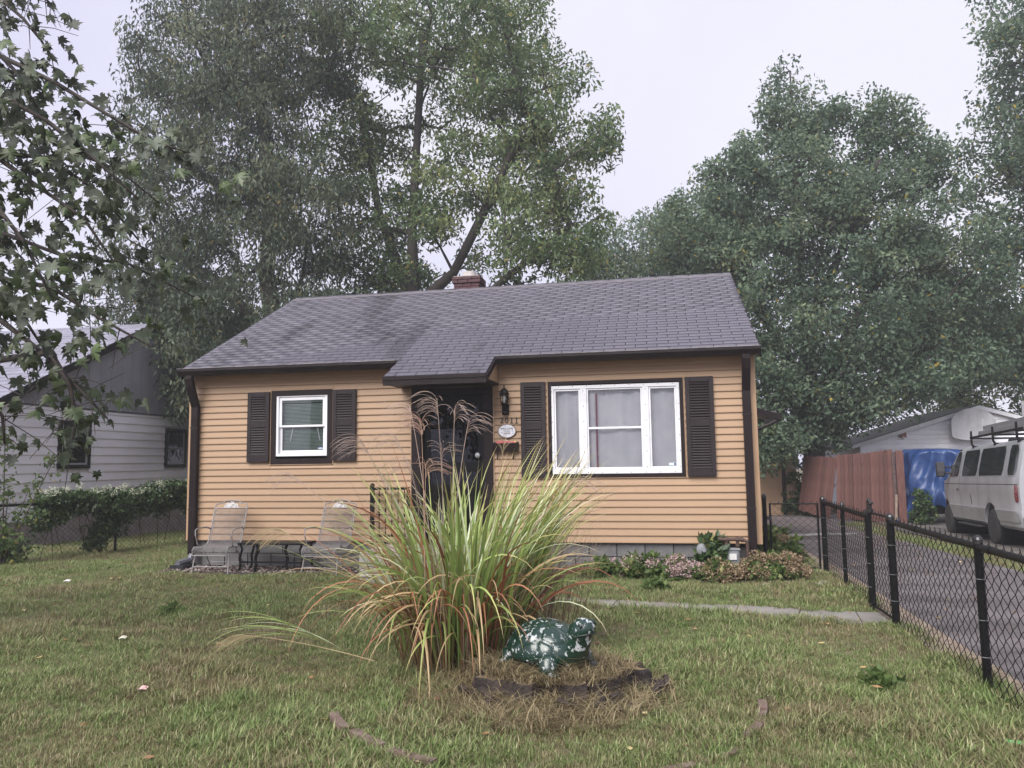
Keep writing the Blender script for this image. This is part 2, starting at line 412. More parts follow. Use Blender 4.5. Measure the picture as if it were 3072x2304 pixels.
# dark mould streaks are part of the shingle colour
for mt in (ROOF, ROOF2):
    t = mt.node_tree; N = t.nodes; L = t.links; b = N['Principled BSDF']; src = b.inputs['Base Color'].links[0].from_socket
    g = N.new('ShaderNodeNewGeometry'); mp = N.new('ShaderNodeMapping'); mp.inputs['Scale'].default_value = (1.1, .28, .28); L.new(g.outputs['Position'], mp.inputs[0])
    n1 = N.new('ShaderNodeTexNoise'); n1.inputs['Scale'].default_value = 1.3; n1.inputs['Detail'].default_value = 6; n1.inputs['Roughness'].default_value = .65; L.new(mp.outputs[0], n1.inputs[0])
    sx = N.new('ShaderNodeSeparateXYZ'); L.new(g.outputs['Position'], sx.inputs[0])
    m1 = N.new('ShaderNodeMapRange'); m1.inputs[1].default_value = -3.0; m1.inputs[2].default_value = -7.0; m1.inputs[3].default_value = -.08; m1.inputs[4].default_value = .10; L.new(sx.outputs[0], m1.inputs[0])
    m2 = N.new('ShaderNodeMath'); L.new(n1.outputs[0], m2.inputs[0]); L.new(m1.outputs[0], m2.inputs[1])
    m3 = N.new('ShaderNodeMapRange'); m3.inputs[1].default_value = .56; m3.inputs[2].default_value = .72; m3.inputs[3].default_value = 1; m3.inputs[4].default_value = .42; L.new(m2.outputs[0], m3.inputs[0])
    vm = N.new('ShaderNodeVectorMath'); vm.operation = 'SCALE'; L.new(src, vm.inputs[0]); L.new(m3.outputs[0], vm.inputs['Scale']); L.new(vm.outputs[0], b.inputs['Base Color'])
# soffit, fascia, gutters
mb = MB(); mb.box(OVL+.01, HD[0]-.002, -.195, -.001, 3.05, 3.068); mb.box(HD[1]+.002, OVR-.01, -.195, -.001, 3.05, 3.068)
hp(mb, 'soffit', TAN2)
for a, b in ((OVL-.005, HD[0]-.01), (HD[1]+.035, OVR+.005)):
    mb = MB(); mb.prism([(a, -.205, 3.145), (a, -.32, 3.145), (a, -.322, 3.105), (a, -.285, 3.03), (a, -.205, 3.03)], (b-a, 0, 0))
    gt = hp(mb, 'gutter', GUT)
    mb = MB(); mb.box(a, b, -.327, -.300, 3.1455, 3.152); hp(mb, 'gutter_lip', GUTLIP, gt)
for xx in (OVL-.012, OVR-.006):
    mb = MB(); mb.prism([(xx, -.2, 3.14), (xx, 3.6, rp(3.6, -.005)), (xx, 7.4, 3.14), (xx, 7.4, 3.0), (xx, 3.6, rp(3.6, -.15)), (xx, -.2, 3.0)], (.018, 0, 0)); hp(mb, 'rake_board', BROWN)
# downspouts with the offset elbow
for x, in ((-8.52,), (.06,)):
    mb = MB()
    pts = [(x, -.26, 3.04), (x, -.26, 2.98), (x, -.22, 2.86), (x, -.075, 2.55), (x, -.075, 2.4), (x, -.075, .2)]
    hw, hd = .056, .038
    vs = []
    for i, p in enumerate(pts):
        p = Vector(p); sl = [0, .0, .3, .25, 0, 0][i]
        vs += [p+Vector((-hw, -hd, -sl*hd)), p+Vector((hw, -hd, -sl*hd)), p+Vector((hw, hd, sl*hd)), p+Vector((-hw, hd, sl*hd))]
    fs = [(i*4+j, i*4+(j+1) % 4, i*4+4+(j+1) % 4, i*4+4+j) for i in range(len(pts)-1) for j in range(4)]+[(3, 2, 1, 0), (20, 21, 22, 23)]
    mb.add(vs, fs)
    for q in (-.034, 0, .034): mb.box(x+q-.007, x+q+.007, -.1175, -.112, .22, 2.4)
    d = hp(mb, 'downspout', BROWN)
    for zz in (.9, 2.2): mb = MB(); mb.box(x-.064, x+.064, -.121, -.03, zz, zz+.02); hp(mb, 'strap', BROWN2, d)
# chimney
CX0, CX1, CY0, CY1 = -5.23, -4.69, 3.72, 4.2
mb = MB(); mb.box(CX0+.012, CX1-.012, CY0+.012, CY1-.012, 4.7, 5.37); ch = hp(mb, 'chimney', M('chimney mortar', (.06, .02, .022), .9))
def brick(cx, cy, cz, l, d, h):
    b = MB().box(-l/2, l/2, -d/2, d/2, -h/2, h/2).mesh('brick', BRICK); fixn(b, .003)
    link('brick', b, ch, Vector((cx, cy, cz))-HO)
zz = 4.93; row = 0
while zz < 5.36:
    e = .03 if zz > 5.25 else 0; n = 3
    X0, X1, Y0, Y1 = CX0-e, CX1+e, CY0-e, CY1+e
    cuts = [X0, X0+(X1-X0)*(.2 if row % 2 else .36), X0+(X1-X0)*(.56 if row % 2 else .7), X1]
    for a, b in zip(cuts[:-1], cuts[1:]):
        brick((a+b)/2, Y0+.05, zz, b-a-.009, .1, .06); brick((a+b)/2, Y1-.05, zz, b-a-.009, .1, .06)
    for xx in (X0+.05, X1-.05):
        brick(xx, (Y0+Y1)/2, zz, .1, Y1-Y0-.215, .06)
    zz += .07; row += 1
mb = MB(); mb.box(CX0+.0, CX1-.0, CY0+.0, CY1, 5.372, 5.40); hp(mb, 'chimney_crown', CONC, ch)
mb = MB(); mb.lathe([(.14, 0), (.14, .12), (.105, .12), (.105, .02)], (-4.95, 3.96, 5.40), 18); hp(mb, 'flue', M('pale clay flue', (.55, .5, .48), .8, (.4, .36, .34), 8), ch)

# ---- windows
def casing(o, wd=.085, name='window'):
    mb = MB(); x0, x1, z0, z1 = o
    mb.box(x0, x1, -.028, .02, z1-wd, z1); mb.box(x0, x1, -.028, .02, z0, z0+wd)
    mb.box(x0, x0+wd, -.028, .02, z0+wd, z1-wd); mb.box(x1-wd, x1, -.028, .02, z0+wd, z1-wd)
    w_ = hp(mb, name, BROWN)
    mb = MB(); e = .011                                # tan J-channel round the casing
    mb.box(x0-e, x0-.001, -.026, .0, z0-e, z1+e); mb.box(x1+.001, x1+e, -.026, .0, z0-e, z1+e); mb.box(x0, x1, -.026, 0, z1+.001, z1+e); mb.box(x0, x1, -.026, 0, z0-e, z0-.001)
    hp(mb, 'channel_trim', TAN2, w_)
    return w_
def ringbox(mb, x0, x1, z0, z1, wd, y0, y1, wt=None, wb=None):
    wt = wt or wd; wb = wb or wd
    mb.box(x0, x1, y0, y1, z1-wt, z1); mb.box(x0, x1, y0, y1, z0, z0+wb); mb.box(x0, x0+wd, y0, y1, z0+wb, z1-wt); mb.box(x1-wd, x1, y0, y1, z0+wb, z1-wt)
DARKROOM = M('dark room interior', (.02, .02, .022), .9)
lw = casing(LW, .088)
mb = MB(); ringbox(mb, -7.129, -6.262, 1.73, 2.71, .04, -.022, .05); hp(mb, 'frame', WHITE, lw, bevel=.003)
mb = MB(); ringbox(mb, -7.088, -6.303, 2.19, 2.669, .045, -.004, .02, .055, .03); hp(mb, 'upper_sash', WHITE, lw, bevel=.002)
mb = MB(); ringbox(mb, -7.088, -6.303, 1.772, 2.215, .045, .021, .045, .03, .05); hp(mb, 'lower_sash', WHITE, lw, bevel=.002)
mb = MB(); mb.box(-7.045, -6.348, .006, .010, 2.22, 2.615); hp(mb, 'pane', GLASS, lw)
mb = MB(); mb.box(-7.045, -6.348, .030, .034, 1.822, 2.186); hp(mb, 'pane', GLASS, lw)
mb = MB()
z = 1.80
while z < 2.56:
    mb.box(-7.07, -6.32, .062, .086, z, z+.0022, rot=(R(38), 0, 0)); z += .0215
mb.box(-7.075, -6.315, .06, .095, 2.58, 2.63); hp(mb, 'blind', BLIND, lw)
for xs_, sg in ((-6.90, -1), (-6.44, 1)):
    mb = MB(); mb.box(xs_-.009, xs_+.009, .055, .059, 1.97, 2.19, rot=(0, R(12*-sg if sg < 0 else -12), 0)); hp(mb, 'tilt_tape', WHITE2, lw)
mb = MB(); mb.box(-6.43, -6.355, .0275, .0295, 1.835, 1.868); hp(mb, 'alarm_sticker', M('blue sticker', (.05, .1, .25), .4, (.5, .55, .6), 60, .45, .5), lw)
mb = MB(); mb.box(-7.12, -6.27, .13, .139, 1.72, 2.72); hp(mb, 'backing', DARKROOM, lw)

pw = casing(PW, .05)
mb = MB(); ringbox(mb, -2.722, -.857, 1.405, 2.702, .045, -.02, .05, .05, .07); mb.box(-2.285, -2.192, -.018, .05, 1.475, 2.652); mb.box(-1.388, -1.294, -.018, .05, 1.475, 2.652)
hp(mb, 'frame', WHITE2, pw, bevel=.003)
for a, b in ((-2.676, -2.286), (-2.191, -1.389), (-1.293, -.903)):
    mb = MB(); ringbox(mb, a, b, 1.476, 2.651, .022 if b-a > .6 else .026, -.006, .03); 
    if b-a > .6: mb.box(a+.022, b-.022, -.002, .03, 2.055, 2.085)
    hp(mb, 'sash', WHITE2, pw, bevel=.002)
    if b-a > .6:
        for z0, z1 in ((1.498, 2.055), (2.085, 2.629)): mb = MB(); mb.box(a+.022, b-.022, .010, .014, z0, z1); hp(mb, 'pane', GLASS, pw)
    else: mb = MB(); mb.box(a+.026, b-.026, .010, .014, 1.502, 2.625); hp(mb, 'pane', GLASS, pw)
# screws along the storm frame
mb = MB()
for xx in (-2.705, -2.24, -1.34, -.872):
    for zz in np.linspace(1.5, 2.62, 6): mb.lathe([(.007, 0), (.005, .004)], (xx, -.02, float(zz)), 6, 'Y')
for xx in np.linspace(-2.6, -.95, 9):
    for zz in (1.425, 2.69): mb.lathe([(.007, 0), (.005, .004)], (float(xx), -.02, zz), 6, 'Y')
tag(hp(mb, 'screw_row', M('dark screw', (.08, .08, .08), .5), pw), kind='stuff')
# hanging sheets behind the glass, gently folded
sx_ = np.linspace(-2.70, -.88, 120); sz_ = np.linspace(1.44, 2.68, 30)
def fold(x, z): return .085+.012*math.sin(x*17+1.3*z)+.010*math.sin(x*31+.7)*(.4+.6*(z-1.4))+.012*math.sin(x*6.5-z*2.1)
V = np.array([(x, fold(x, z), z) for z in sz_ for x in sx_])-np.array(HO); n_ = len(sx_)
F = np.array([(j*n_+i, j*n_+i+1, (j+1)*n_+i+1, (j+1)*n_+i) for j in range(len(sz_)-1) for i in range(n_-1)])
link('sheet_curtain', npmesh('sheet_curtain', V, F, SHEET, smooth=True), pw)
mb = MB(); mb.tube([(-2.055, .045, 2.58), (-2.058, .045, 1.47)], .013, 8); hp(mb, 'red_pole', M('red pole', (.22, .02, .05), .5), pw)
mb = MB(); mb.box(-1.035, -.935, .004, .0085, 1.512, 1.552); hp(mb, 'alarm_sticker', M('pale blue sticker', (.45, .55, .62), .4, (.7, .75, .78), 40, .45, .55), pw)
mb = MB(); mb.lathe([(.015, 0), (.015, .002)], (-.952, .0035, 1.534), 12, 'Y'); hp(mb, 'sticker_dot', M('navy dot', (.02, .05, .15), .4), pw)
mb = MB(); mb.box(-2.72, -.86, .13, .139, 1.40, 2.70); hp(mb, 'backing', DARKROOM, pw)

# ---- shutters
def shutter(x0, x1, z0, z1):
    mb = MB(); st = .062; y0, y1 = -.062, -.018; mid = z0+(z1-z0)*.535; tr, br = .075, .11
    mb.box(x0, x0+st, y0, y1, z0, z1); mb.box(x1-st, x1, y0, y1, z0, z1)
    mb.box(x0+st, x1-st, y0, y1, z1-tr, z1); mb.box(x0+st, x1-st, y0, y1, z0, z0+br); mb.box(x0+st, x1-st, y0, y1, mid-.05, mid+.05)
    mb.box(x0+st, x1-st, -.032, y1+.001, z0+br, z1-tr)
    s = hp(mb, 'shutter', BROWN2, bevel=.003)
    for a, b in ((z0+br, mid-.05), (mid+.05, z1-tr)):
        mb = MB(); n = int((b-a)/.037); h = (b-a)/n
        for i in range(n): mb.box(x0+st, x1-st, -.052, -.046, a+i*h+.001, a+i*h+h*1.05, rot=(R(-38), 0, 0))
        hp(mb, 'louvre_panel', BROWN2, s)
for q in ((-7.612, -7.236, 1.648, 2.757), (-6.155, -5.775, 1.648, 2.757), (-3.172, -2.800, 1.357, 2.772), (-.777, -.385, 1.357, 2.772)): shutter(*q)

# ---- doorway with hood
mb = MB(); mb.box(-4.88, -4.735, -.03, .30, .42, 2.735); mb.box(-3.745, -3.60, -.03, .30, .42, 2.735); mb.box(-4.735, -3.745, -.028, .30, 2.62, 2.733); mb.box(-4.735, -3.745, -.02, .3, .40, .45)
mb.box(-4.735, -3.745, .30, .32, .42, 2.7)
hp(mb, 'door_surround', BROWN)
for a in (-4.893, -3.599): mb = MB(); mb.box(a, a+.012, -.032, 0, .42, 2.735); hp(mb, 'channel_trim', TAN2)
mb = MB(); a, b = -4.73, -3.75; ringbox(mb, a, b, .455, 2.615, .11, .10, .135, .12, .2); mb.box(a+.11, b-.11, .102, .133, 1.45, 1.60)
door = hp(mb, 'storm_door', DOORB, bevel=.004)
for z0, z1 in ((.655, 1.45), (1.60, 2.495)): mb = MB(); mb.box(a+.11, b-.11, .115, .119, z0, z1); hp(mb, 'pane', GLASSD, door)
mb = MB()
for cx_ in (-4.24,):
    for rx, rz in ((.17, .36), (.13, .30)):
        mb.tube([(cx_+rx*math.cos(t), .112, 2.05+rz*math.sin(t)) for t in np.linspace(0, 2*math.pi, 28, endpoint=False)], .006, 5, closed=True)
for q in (-.25, -.12, .12, .25): mb.tube([(-4.24+q, .11, 1.5), (-4.24+q*.6, .11, 1.53), (-4.24+q, .11, 1.56)], .006, 5)
for t in np.linspace(-4.6, -3.88, 10): mb.tube([(float(t), .110, .67), (float(t), .110, 1.44)], .005, 5)
hp(mb, 'scroll_work', BLACKG, door)
mb = MB(); mb.lathe([(.012, 0), (.012, .035), (.042, .04), (.046, .055), (.036, .072), (.0, .076)], (-3.86, .10, 1.70), 16, 'Y'); hp(mb, 'door_knob', M('worn steel knob', (.5, .5, .5), .3, metal=.9), door)
mb = MB(); mb.box(a, b, .24, .28, .45, 2.62); hp(mb, 'inner_door', M('dark inner door', (.012, .011, .013), .5), door)
# hood over the door
mb = MB(); HY = -.80; hz = rp(HY)
mb.prism([(HD[0], -.19, 3.13), (HD[0], HY, hz-.014), (HD[0], HY, hz-.10), (HD[0], HY+.03, 2.745), (HD[0], -.001, 2.745), (HD[0], -.001, 3.05), (HD[0], -.19, 3.05)], (HD[1]-HD[0], 0, 0))
hood = hp(mb, 'porch_hood', BROWN)
mb = MB(); mb.box(HD[0]-.01, HD[1]+.01, HY-.022, HY-.002, hz-.135, hz-.012); mb.box(HD[0]-.01, HD[1]+.01, HY-.034, HY-.023, hz-.055, hz-.006); hp(mb, 'fascia', BROWN, hood)
for x, sg in ((HD[1], 1), (HD[0], -1)):
    for i in range(4):
        z = 2.775+i*EX; yb = -.03; yf = max(HY+.06, -.2+(z+EX-3.15+.12)/RM)
        yf2 = max(HY+.06, -.2+(z-3.15+.12)/RM)
        if yf2 > yb-.03: continue
        yf = min(yf, yb-.02)
        mb = MB(); mb.prism([(x+sg*.002, yb, z), (x+sg*.002, yf2, z), (x+sg*.002, yf, z+EX-.002), (x+sg*.002, yb, z+EX-.002)], (sg*(.016-.002*i), 0, 0)); hp(mb, 'plank', TAN, hood)
    mb = MB(); mb.prism([(x, HY-.002, hz-.10), (x, HY-.002, hz-.015), (x, -.205, 3.135), (x, -.205, 3.05)], (sg*.028, 0, 0)); hp(mb, 'rake_board', BROWN, hood)
    mb = MB(); mb.box(min(x, x+sg*.02), max(x, x+sg*.02), HY+.05, -.03, 2.742, 2.774); hp(mb, 'lower_trim', BROWN, hood)
# rear lean-to eave that peeps past the right corner
mb = MB(); mb.prism([(-2.5, 7.22, 3.0), (1.45, 7.22, 2.58), (1.45, 9.4, 2.58), (-2.5, 9.4, 3.0)], (0, 0, .07)); rr = hp(mb, 'rear_lean_to_roof', ROOF)
mb = MB(); mb.prism([(.25, 7.18, 2.98), (1.5, 7.18, 2.60), (1.5, 7.18, 2.46), (.25, 7.18, 2.84)], (0, .05, 0)); mb.box(1.45, 1.57, 7.16, 9.4, 2.46, 2.60); mb.tube([(1.5, 7.22, 2.46), (1.3, 7.22, 2.36), (.9, 7.22, 2.2)], .04, 6)
hp(mb, 'lean_to_gutter', BROWN, rr)
mb = MB(); mb.box(-2.5, .2, 7.3, 9.2, -.4, 2.5); hp(mb, 'lean_to_wall', TAN2)

# ------------------------------------------------------------------ things fixed to the front wall
t = thing('wall_lantern', 'black carriage lantern with glass panes above the house number', 'lantern', (-3.405, -.09, 2.30))
mb = MB(); mb.box(-.052, .052, .05, .075, 0, .15); mb.lathe([(.0, -.012), (.04, 0), (.045, .02), (.03, .05)], (0, .02, .0), 10); mb.tube([(0, .05, .06), (0, .0, .07), (0, -.03, .10), (0, -.03, .16)], .017, 8); mb.build('bracket', BLACK, t, smooth=False)
mb = MB(); mb.lathe([(.045, .14), (.05, .155), (.05, .165)], (0, -.03, 0), 8); 
for j in range(6):
    a = j*math.pi/3+.26; mb.tube([(.048*math.cos(a), -.03+.048*math.sin(a), .16), (.064*math.cos(a), -.03+.064*math.sin(a), .30)], .0045, 4)
mb.build('cage', BLACK, t)
mb = MB(); mb.lathe([(.078, .293), (.08, .302), (.062, .325), (.05, .36), (.02, .385), (.012, .392), (.008, .41), (.013, .42), (.004, .44), (0, .455)], (0, -.03, 0), 12); mb.build('lantern_roof', BLACK, t)
mb = MB(); mb.lathe([(.043, .162), (.058, .295)], (0, -.03, 0), 6); mb.build('glass_shade', GLASS, t)
mb = MB(); mb.lathe([(.012, .165), (.014, .2), (.026, .235), (.022, .262), (.0, .275)], (0, -.03, 0), 10); mb.build('bulb', M('white bulb', (.85, .85, .82), .25), t, smooth=True)

t = thing('house_number', 'dark metal house number 2011 on the tan siding', 'number', (-3.355, -.02, 2.21))
NUM = M('dark bronze numeral', (.02, .014, .011), .4)
for i, c in enumerate('2011'):
    x = -.112+i*.075
    text('digit', c, .125, (x, -.004, 0), (R(90), 0, 0), NUM, t, .004, .95)
    if c == '1': mb = MB(); mb.box(x-.026, x+.026, -.008, .0, -.044, -.034); mb.build('serif', NUM, t)
t = thing('welcome_sign', 'white oval welcome sign hung below the house number', 'sign', (-3.386, -.032, 2.053))
mb = MB(); n = 40
mb.prism([(.137*math.cos(a)*(1+.012*math.sin(9*a)), -.012, .103*math.sin(a)*(1+.015*math.sin(11*a))) for a in np.linspace(0, 2*math.pi, n, endpoint=False)], (0, .024, 0)); mb.build('plaque', M('bark edge', (.10, .075, .06), .8, (.2, .16, .13), 30), t)
mb = MB(); mb.prism([(.127*math.cos(a), -.0145, .094*math.sin(a)) for a in np.linspace(0, 2*math.pi, n, endpoint=False)], (0, .004, 0)); mb.build('face', M('white painted plaque', (.72, .72, .76), .5, (.62, .61, .66), 9), t)
INK = M('grey lettering', (.06, .055, .055), .6)
text('line', 'WELCOME', .040, (0, -.0165, .034), (R(90), 0, 0), INK, t, .001)
text('line', 'TO OUR', .026, (0, -.0165, -.002), (R(90), 0, 0), INK, t, .001)
text('line', 'HOME', .036, (0, -.0165, -.036), (R(90), 0, 0), INK, t, .001)
for x, z in ((-.02, .079), (-.08, -.02), (.085, .0), (.09, -.035), (-.085, .04)):
    mb = MB()
    for k_ in range(5):
        a = k_*2*math.pi/5; mb.lathe([(.005, 0), (.004, .0012)], (x+.007*math.cos(a), -.0147, z+.007*math.sin(a)), 6, 'Y')
    mb.build('painted_flower', M('pale grey blue flower', (.38, .4, .46), .7), t)
t = thing('mailbox', 'dark wall mailbox with mail sticking out under the welcome sign', 'mailbox', (-3.405, -.02, 1.75))
mb = MB(); mb.prism([(-.19, -.001, 0), (-.19, -.085, 0), (-.19, -.105, .12), (-.19, -.001, .145)], (.38, 0, 0)); mb.build('box', BROWN, t, bevel=.004)
for x in (-.12, .12): mb = MB(); mb.tube([(x, -.05, 0), (x, -.05, -.09), (x, -.065, -.115), (x, -.085, -.105), (x, -.088, -.08)], .007, 6); mb.build('paper_hook', BLACK, t)
for i, (x0, x1, c, h) in enumerate(((-.14, .02, (.45, .06, .08), .155), (-.02, .13, (.55, .09, .12), .150), (.09, .165, (.65, .33, .12), .152), (-.03, .03, (.7, .6, .62), .158), (-.18, -.13, (.05, .05, .06), .148))):
    mb = MB(); mb.box(x0, x1, -.085+i*.012, -.078+i*.012, .09, h, rot=(R(8), R(random.uniform(-3, 3)), 0)); mb.build('envelope', M('mail %d' % i, c, .5, tuple(min(1, q*1.5+.1) for q in c), 25), t)
# stoop and railing
t = thing('front_stoop', 'concrete front stoop with a step below the door', 'stoop', (-4.35, -.6, 0))
mb = MB(); mb.box(-.95, .95, -.45, .57, -.05, .38); mb.build('platform', CONC, t, bevel=.01)
mb = MB(); mb.box(-.8, .8, -.8, -.455, -.05, .19); mb.build('step', CONC, t, bevel=.01)
t = thing('stoop_railing', 'black metal railing with thin balusters beside the stoop', 'railing', (-5.25, -.15, 0))
mb = MB(); mb.box(-.027, .027, -.027, .027, .38, 1.27); mb.lathe([(.034, 0), (.034, .012), (.02, .03), (0, .034)], (0, 0, 1.27), 10); mb.build('post', BLACK, t).location = (-.21, 0, 0)
mb = MB(); mb.box(-.18, .36, -.02, .02, 1.20, 1.235); mb.build('top_rail', BLACK, t)
mb = MB(); mb.box(-.18, .36, -.015, .015, .5, .53); mb.build('bottom_rail', BLACK, t)
bal = MB(); bal.tube([(0, 0, .53), (0, 0, .8), (0, 0, .82), (0, 0, .92), (0, 0, .94), (0, 0, 1.2)], [.008, .008, .014, .014, .008, .008], 6); bme = bal.mesh('baluster', BLACK)
for i in range(5): link('baluster', bme, t, (-.10+i*.10, 0, 0))
mb = MB(); mb.box(-.02, .02, -.02, .02, .38, 1.2); mb.build('post', BLACK, t).location = (.36, 0, 0)



# ------------------------------------------------------------------ chain-link fences
FBLK = M('black vinyl coated wire', (.004, .004, .0045), .45, (.007, .007, .0075), 9, spec=.2)
FCAP = M('fence cap', (.010, .010, .011), .25, (.03, .03, .03), 12)
TIE = M('steel tie wire', (.25, .25, .25), .4, metal=.6)
def chainmesh(p0, p1, zb0, zb1, h, pitch=.058, r=.0033):
    """zigzag wires hung side by side, from p0 to p1"""
    p0, p1 = Vector((*p0, 0)), Vector((*p1, 0)); L_ = (p1-p0).length; d = (p1-p0)/L_; nrm = Vector((-d.y, d.x, 0))
    nw = int(L_/pitch); mb = MB()
    nz = int(h/(pitch*.78)); dz = h/nz
    for i in range(nw+1):
        pts = []
        for j in range(nz+1):
            x = (i+(j+i) % 2)*pitch; x = min(x, L_)
            u = x/L_; zb = zb0*(1-u)+zb1*u
            pts.append(p0+d*x+nrm*(.004 if j % 2 else -.004)+Vector((0, 0, zb+j*dz)))
        e = pts[-1]; pts.append(e+d*(.012 if nz % 2 == 0 else -.012)+Vector((0, 0, .02)))
        mb.tube(pts, r, 3, caps=False)
    return mb
def post(t, x, y, zb, zt, r=.03, cap=True, mat=None):
    p = MB((x, y, zb)); p.tube([(x, y, zb-.05), (x, y, zt)], r, 12)
    o = p.build('post', mat or FBLK, t, smooth=False)
    o.location = Vector((x, y, zb))-t.location
    if cap:
        c = MB(); c.lathe([(r+.004, -.03), (r+.004, 0), (r*.9, .018), (r*.45, .03), (0, .033)], (0, 0, zt-zb), 12); c.build('cap', FCAP, o)
    return o
def fence_run(name, label, p0, p1, posts, h=.98, rail=True, tie=True, group=None, zoff=0):
    z0_, z1_ = zg(*p0), zg(*p1)
    t = thing(name, label, 'fence', (*p0, z0_), group=group); T = t.location.copy()
    for x, y, r in posts: post(t, x, y, zg(x, y), zg(x, y)+h+.05, r)
    if rail:
        mb = MB(T); a, b = Vector((*p0, z0_+h)), Vector((*p1, z1_+h)); mb.tube([a, b], .024, 10); o = mb.build('top_rail', FBLK, t); o.location = (0, 0, 0)
        d = (b-a); n = max(1, int(d.length/1.5))
        for i in range(n):
            q = a+d*((i+.5)/n); e = d.normalized(); m2 = MB(T); m2.tube([q-e*.045, q+e*.045], .0275, 10); s_ = m2.build('sleeve', FBLK, t); s_.location = (0, 0, 0)
    mb = chainmesh(p0, p1, z0_+.02, z1_+.02, h+.02); mb.v = [tuple(Vector(v)-T) for v in mb.v]; o = mb.build('wire_mesh', FBLK, t, smooth=True, loc=(0, 0, 0)); 
    if tie:
        mb = MB(T)
        for x, y, r in posts:
            for k_ in (.25, .5, .78): mb.tube([(x+(r+.003)*math.cos(a), y+(r+.003)*math.sin(a), zg(x, y)+h*k_) for a in np.linspace(0, 2*math.pi, 10, endpoint=False)], .0025, 4, closed=True)
        tag(mb.build('tie_wires', TIE, t, loc=(0, 0, 0)), kind='stuff')
    return t
fence_run('chain_link_fence', 'black chain-link fence between lawn and driveway, running on from the walk gate to the street', (1.0, -9.4), (1.0, -3.28), [(1.0, -9.0, .026), (1.0, -7.2, .026), (1.0, -5.39, .028), (1.0, -3.28, .036)])
fence_run('chain_link_fence', 'short black chain-link fence between the walk gate and the house corner gate', (1.0, -2.45), (1.06, .25), [(1.0, -2.45, .036), (1.03, -1.1, .024), (1.06, .25, .036)], h=.97)
def gate(label, p0, p1, h):
    d = (Vector(p1)-Vector(p0)); L_ = d.length; t = thing('fence_gate', label, 'gate', (*p0, zg(*p0)), math.atan2(d.y, d.x))
    fr = MB(); r = .017; fr.tube([(.03, 0, .06), (.03, 0, h), (L_-.03, 0, h), (L_-.03, 0, .06)], r, 8, closed=True); fr.build('gate_frame', FBLK, t)
    mm = chainmesh((.04, 0), (L_-.04, 0), .07, .07, h-.05, .055, .0033); mm.build('wire_mesh', FBLK, t, smooth=True)
    for z in (.2, h-.2): b = MB(); b.box(-.02, .05, -.02, .02, z-.02, z+.02); b.build('hinge', FCAP, t)
    return t, L_
g, L_ = gate('black chain-link walk gate with a fork latch, standing across the garden walk', (1.0, -3.235), (1.0, -2.5), 1.02)
mb = MB(); mb.tube([(L_-.09, 0, 1.0), (L_-.09, 0, 1.1), (L_-.03, 0, 1.16), (L_+.03, 0, 1.12), (L_+.03, 0, 1.0)], .014, 6); mb.lathe([(.0, 0), (.03, .01), (.03, .03), (0, .04)], (L_-.09, 0, 1.10), 8); mb.box(L_-.12, L_+.02, -.02, .02, 1.02, 1.06); mb.build('latch', FCAP, g)
g, L_ = gate('black chain-link side gate closing the gap beside the house corner', (.32, .27), (1.02, .27), .95)
t = thing('steel_gate_post', 'black steel gate post standing against the house corner', 'post', (.275, .27, 0)); mb = MB(); mb.tube([(0, 0, -.05), (0, 0, 1.06)], .03, 12); o = mb.build('shaft', FBLK, t)
mb = MB(); mb.lathe([(.034, -.03), (.034, 0), (.027, .018), (.014, .03), (0, .033)], (0, 0, 1.06), 12); mb.build('cap', FCAP, t)

